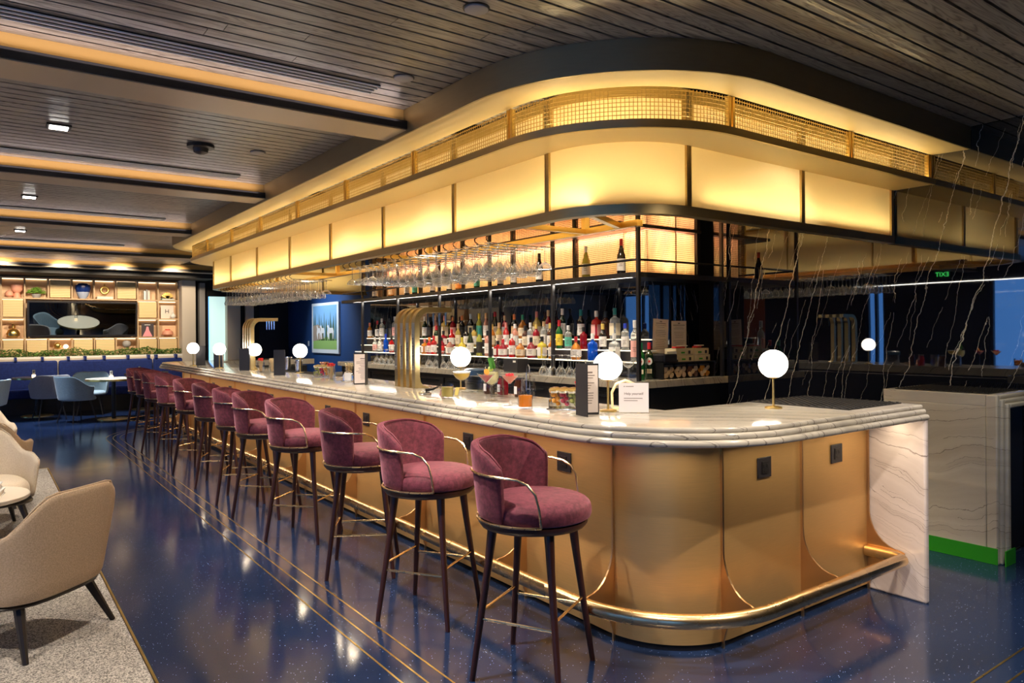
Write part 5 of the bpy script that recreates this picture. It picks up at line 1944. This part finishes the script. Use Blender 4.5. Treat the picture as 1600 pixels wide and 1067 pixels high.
peach = simple('peach_ceramic', (.80, .38, .26), .4)
deco('vase', 'round peach ceramic vase low on the left of the top niche', 'vase', 4, 3, lambda t_: (
    MB().lathe([(.03, 0), (.075, .04), (.08, .08), (.05, .13), (.02, .14)], 24).build('body', peach, t_), MB().lathe([(.02, .1401), (.018, .147)], 16).build('rim', peach, t_)), dx=-.06)
deco('goblet', 'tall peach ceramic goblet beside the round peach vase', 'vase', 4, 3, lambda t_: (
    MB().lathe([(.07, 0), (.06, .05), (.045, .10)], 24).build('foot', peach, t_), MB().lathe([(.05, .1), (.10, .16), (.10, .26), (.095, .26), (.09, .17), (1e-4, .12)], 24).build('cup', peach, t_)), dx=.07)


def plantb(t_):
    MB().lathe([(.06, 0), (.09, .08), (.085, .08), (1e-4, .02)], 20).build('pot', M_GREYW, t_)
    m_ = MB()
    for k in range(420):
        a = random.uniform(0, 2 * PI)
        rr = random.uniform(0, .17)
        c = Vector((rr * math.cos(a), rr * math.sin(a) * .5 - .02, .06 + .16 * math.sqrt(max(0, 1 - (rr / .18) ** 2)) * random.uniform(.3, 1)))
        s_ = random.uniform(.018, .03)
        Mx = Matrix.Rotation(random.uniform(0, 6.3), 4, 'Z') @ Matrix.Rotation(random.uniform(-1, 1), 4, 'X')
        m_.add([c + Mx @ Vector(p) * s_ for p in ((-1, 0, 0), (0, -.6, .12), (1, 0, 0), (0, .6, .12))], [(0, 1, 2, 3)])
    f_ = m_.build('foliage', simple('bright_leaf', (.22, .42, .06), .5), t_, smooth=False)
    f_['kind'] = 'stuff'


deco('potted_plant', 'bushy light green potted plant in the top row of niches', 'plant', 5, 3, plantb)
vz = simple('navy_glaze', (.01, .03, .16), .2)
deco('vase', 'large dark blue vase fading to pale in a top niche', 'vase', 7, 3, lambda t_: (
    MB().lathe([(.06, 0), (.10, .06), (.125, .14)], 30).build('lower_body', simple('pale_glaze', (.45, .52, .70), .2), t_),
    MB().lathe([(.125, .14), (.15, .22), (.14, .29), (.10, .325), (.07, .33), (1e-4, .33)], 30).build('upper_body', vz, t_)), dy=-.025)
deco('flask', 'round gold ring flask on white books in a top niche', 'ornament', 8, 3, lambda t_: (
    MB().tube([(.07 * math.cos(2 * PI * i / 20), 0, .14 + .07 * math.sin(2 * PI * i / 20)) for i in range(20)], .026, 10, closed=True).build('ring', M_GOLD, t_),
    MB().tube([(0, 0, .22), (0, 0, .28)], .018, 10).build('neck', M_GOLD, t_)), dx=0)
for k in range(2):
    deco('book', ('lower', 'upper')[k] + ' white book under the gold ring flask', 'book', 8, 3, lambda t_: (
        MB().box(-.15, .15, -.09, .09, .0005 + k * .026, .025 + k * .026).build('cover', M_WHITE, t_, bevel=.002), MB().box(-.147, .147, -.0915, -.088, .004 + k * .026, .021 + k * .026).build('pages', M_PAPER, t_)), dy=-.005)
for o_ in COL.objects:
    if o_.name.startswith('flask'):
        o_.location.z += .052
for k, (dx, hh) in enumerate(((-.06, .20), (-.02, .23), (.02, .21))):
    deco('book', ('left', 'middle', 'right')[k] + ' pale upright book between clear bookends', 'book', 10, 3, lambda t_: (
        MB().box(-.018, .018, -.08, .08, .0005, hh).build('cover', (M_WHITE, M_GREYW, M_PAPER)[k], t_, bevel=.002), MB().box(-.014, .014, -.078, .078, hh, hh + .001).build('pages', M_PAPER, t_)), dx=dx)
deco('bookend', 'left clear quarter-round bookend by the pale books', 'bookend', 10, 3, lambda t_: (
    MB().add([(0, -.03, 0), (0, .03, 0)] + [p for i in range(9) for p in ((-.10 * math.sin(PI / 2 * i / 8), -.03, .12 * math.cos(PI / 2 * i / 8)), (-.10 * math.sin(PI / 2 * i / 8), .03, .12 * math.cos(PI / 2 * i / 8)))],
             [(2 + 2 * i, 3 + 2 * i, 5 + 2 * i, 4 + 2 * i) for i in range(8)] + [tuple([0] + [2 + 2 * i for i in range(9)]), tuple([1] + [3 + 2 * i for i in range(9)][::-1]), (0, 1, 3, 2), (0, 18, 19, 1)]).build('block', M_JAR, t_),), dx=-.082)
gs = M_GOLD


def shellorn(t_):
    for k in range(7):
        a = math.radians(-60 + 20 * k)
        MB().obox((.07 * math.sin(a), 0, .012 + .065 * math.cos(a)), .035, .05, .13, 0, 0, a).build('gold_rib', gs, t_)


so = deco('ornament', 'gold fan-shaped ornament on a turquoise book', 'ornament', 11, 3, shellorn)
so.location.z += .036
deco('book', 'turquoise book under the gold fan ornament', 'book', 11, 3, lambda t_: (MB().box(-.13, .13, -.09, .09, .0005, .034).build('cover', simple('turquoise', (.10, .52, .50)), t_, bevel=.002),
                                                                                       MB().box(-.127, .127, -.0915, -.088, .005, .029).build('pages', M_PAPER, t_)))
bo = deco('book', 'pale picture book with a black letter H standing in a niche', 'book', 11, 2, lambda t_: (MB().box(-.14, .13, .0, .02, .0005, .30).build('cover', M_PAPER, t_, bevel=.002),))
text('H', .13, M_INK, bo, Matrix.Translation((-.01, -.002, .16)) @ Matrix.Rotation(PI / 2, 4, 'X'), ext=.001)
deco('vase', 'small white vase in front of the letter H book', 'vase', 11, 2, lambda t_: (MB().lathe([(.03, 0), (.06, .04), (.055, .08), (.02, .11), (.028, .13)], 20).build('body', M_WHITE, t_),
                                                                                           MB().lathe([(.028, .1301), (.03, .135)], 20).build('rim', M_WHITE, t_)), dx=.10, dy=-.07)
bo = deco('book', 'dark cover book with a pink dress picture standing in a niche', 'book', 10, 1, lambda t_: (MB().box(-.12, .13, .0, .02, .0005, .30).build('cover', simple('charcoal_cover', (.06, .05, .06)), t_, bevel=.002),
                                                                                              MB().add([(-.10, -.0012, .01), (.10, -.0012, .01), (.035, -.0012, .15), (.02, -.0012, .23), (-.02, -.0012, .23), (-.035, -.0012, .15)], [(0, 1, 2, 3, 4, 5)]).build('pink_print', simple('pink', (.85, .35, .42)), t_)))
MB().box(-.06, .06, -.0014, -.001, .262, .275).build('title_line', M_WHITE, bo)
deco('ornament', 'pink and red layered rose-like sculpture in a low right niche', 'ornament', 11, 1, lambda t_: (
    MB().lathe([(.03, 0), (.12, .05), (.11, .12), (.07, .15)], 18).build('outer_petals', peach, t_), MB().lathe([(.02, .05), (.06, .13), (.05, .17), (1e-4, .14)], 14).build('core', simple('berry_red', (.7, .01, .03)), t_)))


def decanter(t_):
    MB().lathe([(.05, 0), (.11, .04), (.12, .09), (.09, .16), (.03, .20), (.025, .28), (.09, .29), (.09, .295)], 26).build('body', M_GOLD, t_)
    MB().sphere((0, 0, .09), .09, 14, 8).build('lit_core', M_CAN, t_)


deco('decanter', 'glowing gold bulbous decanter in the lower left niche', 'ornament', 4, 1, decanter)
deco('bowl', 'copper bowls with a small light in the low niche under the screen', 'ornament', 6, 0, lambda t_: (
    MB().sphere((-.05, 0, .24), .07, 18, 10).build('copper_ball', M_GOLD, t_), MB().sphere((.10, 0, .22), .05, 14, 8).build('lit_ball', M_CAN, t_), MB().box(-.12, .15, -.05, .05, 0, .17).build('stand', M_OAK, t_)))
deco('sculpture', 'dark round sculpture in the low niche right of the screen centre', 'ornament', 9, 0, lambda t_: (
    MB().sphere((0, 0, .26), .085, 18, 10).build('ball', M_GREYW, t_), MB().box(-.08, .08, -.05, .05, 0, .175).build('stand', M_OAK, t_)))

# painting on the blue wall
pt_ = thing('framed_picture', 'white framed picture of cypress trees and white horses on the blue wall', 'picture', (6.2, 15.46, 1.655))
MB().box(-.045, -.001, -.77, .77, -.56, .56).build('frame', M_WHITE, pt_, bevel=.004)


def art(m_, name, polys, dz):
    mb = MB()
    for pl_ in polys:
        n = len(pl_)
        mb.add([(-.047 - dz, -y, z) for y, z in pl_], [tuple(range(n))])
    return mb.build(name, m_, pt_, smooth=False)


art(simple('sky_paint', (.25, .50, .78)), 'painted_sky', [[(-.68, -.47), (.68, -.47), (.68, .50), (-.68, .50)]], 0)
art(simple('grass_paint', (.35, .55, .15)), 'painted_grass', [[(-.68, -.47), (.68, -.47), (.68, -.25), (.2, -.20), (-.3, -.22), (-.68, -.30)]], .001)
tp = []
for k in range(13):
    c = -.64 + k * 1.28 / 12 + .02 * math.sin(k * 5)
    wv_ = .042 + .012 * math.sin(k * 3)
    h_ = .26 + .13 * math.sin(k * 2.3)
    tp.append([(c - wv_, -.28), (c + wv_, -.28), (c + wv_ * .8, 0), (c, h_), (c - wv_ * .8, 0)])
art(simple('cypress_paint', (.07, .12, .04)), 'painted_trees', tp, .0015)
art(simple('haze_paint', (.45, .33, .24)), 'painted_bank', [[(-.68, -.30), (-.1, -.24), (-.15, .02), (-.40, .08), (-.68, .05)]], .002)
hs = []
for c, s_ in ((.34, 1.2), (-.12, .8), (-.35, .7)):
    hs.append([(c - .16 * s_, -.12), (c - .12 * s_, -.02), (c - .17 * s_, .04), (c - .10 * s_, .07), (c - .04 * s_, 0), (c + .12 * s_, 0), (c + .16 * s_, -.08), (c + .13 * s_, -.24), (c + .10 * s_, -.24), (c + .09 * s_, -.11), (c - .04 * s_, -.12), (c - .06 * s_, -.25), (c - .09 * s_, -.25)])
art(simple('horse_paint', (.85, .80, .75)), 'painted_horses', hs, .003)
sp = thing('wall_switch', 'small white switch plate beside the horse picture', 'switch', (6.2, 16.55, 1.30))
MB().box(-.008, -.0005, -.04, .04, -.06, .06).build('plate', M_WHITE, sp, bevel=.002)
MB().box(-.012, -.008, -.012, .012, -.03, .03).build('rocker', M_WHITE, sp)

# ================================================================== LOUNGE
def lounge_chair(label, loc, rz, fm, sc=1.):
    c_ = thing('lounge_chair', label, 'armchair', loc, rz, 'lounge armchairs on the rug')

    def zt(ph):
        a = abs(ph)
        return .765 - .19 * smoothstep(.42, 1.0, a) - .03 * smoothstep(1.3, 2.0, a)
    s_ = shell(MB(), .285, .035, 1.92, .255, zt, .15, n=26, ex=.62, steps=6).build('shell', fm, c_, subsurf=1)
    pp = []
    for i in range(31):
        ph = -1.9 + 3.8 * i / 30
        a = PI + ph
        z = zt(ph) + .001
        ca, sa = math.cos(a), math.sin(a)
        k = (abs(ca) ** (2 / .62) + abs(sa) ** (2 / .62)) ** (-.62 / 2)
        r_ = (.285 + .035 * .5 + .15 * (z - .255)) * k
        pp.append((r_ * ca, r_ * sa, z))
    MB().tube(pp, .004, 6).build('piping', fm, s_)
    cushion(.30, .285, .27, .43, ex=.6).xform(Matrix.Translation((.03, 0, 0))).build('seat_cushion', fm, c_, subsurf=1)
    fr_ = cushion(.30, .31, .235, .268, ex=.6)
    fr_.build('base_frame', M_LEGB, c_)
    for sx in (-1, 1):
        for sy in (-1, 1):
            MB().tube([(sx * .20, sy * .20, .25), (sx * (.27 if sx > 0 else .31), sy * .27, 0)], .026, 8, .013).build('leg', M_LEGB, c_)
    return c_


lounge_chair('beige woven lounge armchair in the foreground, seen from behind', (.15, 4.43, .010), D(132), M_BEIGE)
lounge_chair('cream woven lounge armchair facing the marble coffee table', (.0, 6.85, .010), D(-80), M_CREAMF)
lounge_chair('beige lounge armchair with its back to the cream one', (.02, 8.05, .010), D(80), M_BEIGE)
lounge_chair('farthest cream lounge armchair near the rug end', (-.06, 9.35, .010), D(-85), M_CREAMF)
ct = thing('coffee_table', 'round pale marble coffee table holding two books on the rug', 'table', (-.08, 5.70, .010))
MB().lathe([(.33, .475), (.335, .48), (.335, .497), (.33, .502), (1e-4, .502)], 40).build('tabletop', M_LIME, ct)
MB().tube([(0, 0, .01), (0, 0, .475)], .03, 14).build('column', M_GREYW, ct)
MB().lathe([(.19, 0), (.19, .010), (.17, .014), (1e-4, .014)], 32).build('base', M_LEGB, ct)
for k, (dx, dy, r_, lb) in enumerate(((0, 0, .1, 'lower white book on the marble coffee table'), (-.01, .01, .14, 'upper white book on the marble coffee table'))):
    b_ = thing('book', lb, 'book', (-.06 + dx, 5.62 + dy, .5125 + k * .037), r_ - .3)
    MB().box(-.16, .16, -.12, .12, .0005, .006).box(-.16, .16, -.12, .12, .030, .036).box(-.16, -.155, -.12, .12, .006, .03).build('cover', M_WHITE, b_)
    MB().box(-.154, .155, -.115, .115, .0062, .0298).build('pages', M_PAPER, b_)
c2 = thing('side_table', 'low round marble side table with a magazine in front of the foreground armchair', 'table', (-.38, 5.02, .010))
MB().lathe([(.30, .40), (.305, .405), (.305, .42), (.30, .425), (1e-4, .425)], 36).build('tabletop', M_LIME, c2)
MB().tube([(0, 0, .01), (0, 0, .40)], .03, 12).build('column', M_BLACK, c2)
MB().lathe([(.18, 0), (.18, .01), (1e-4, .012)], 28).build('base', M_BLACK, c2)
mg = thing('magazine', 'open magazine with a red and blue picture on the low side table', 'magazine', (-.24, 4.98, .4355), .4)
MB().box(-.11, .11, -.14, .14, .0005, .004).build('pages', M_PAPER, mg)
MB().box(-.08, .06, -.06, .06, .0041, .0046).build('red_print', simple('red_print', (.8, .3, .2)), mg)
MB().box(-.05, .09, .07, .12, .0041, .0046).build('blue_print', simple('blue_print', (.2, .35, .6)), mg)
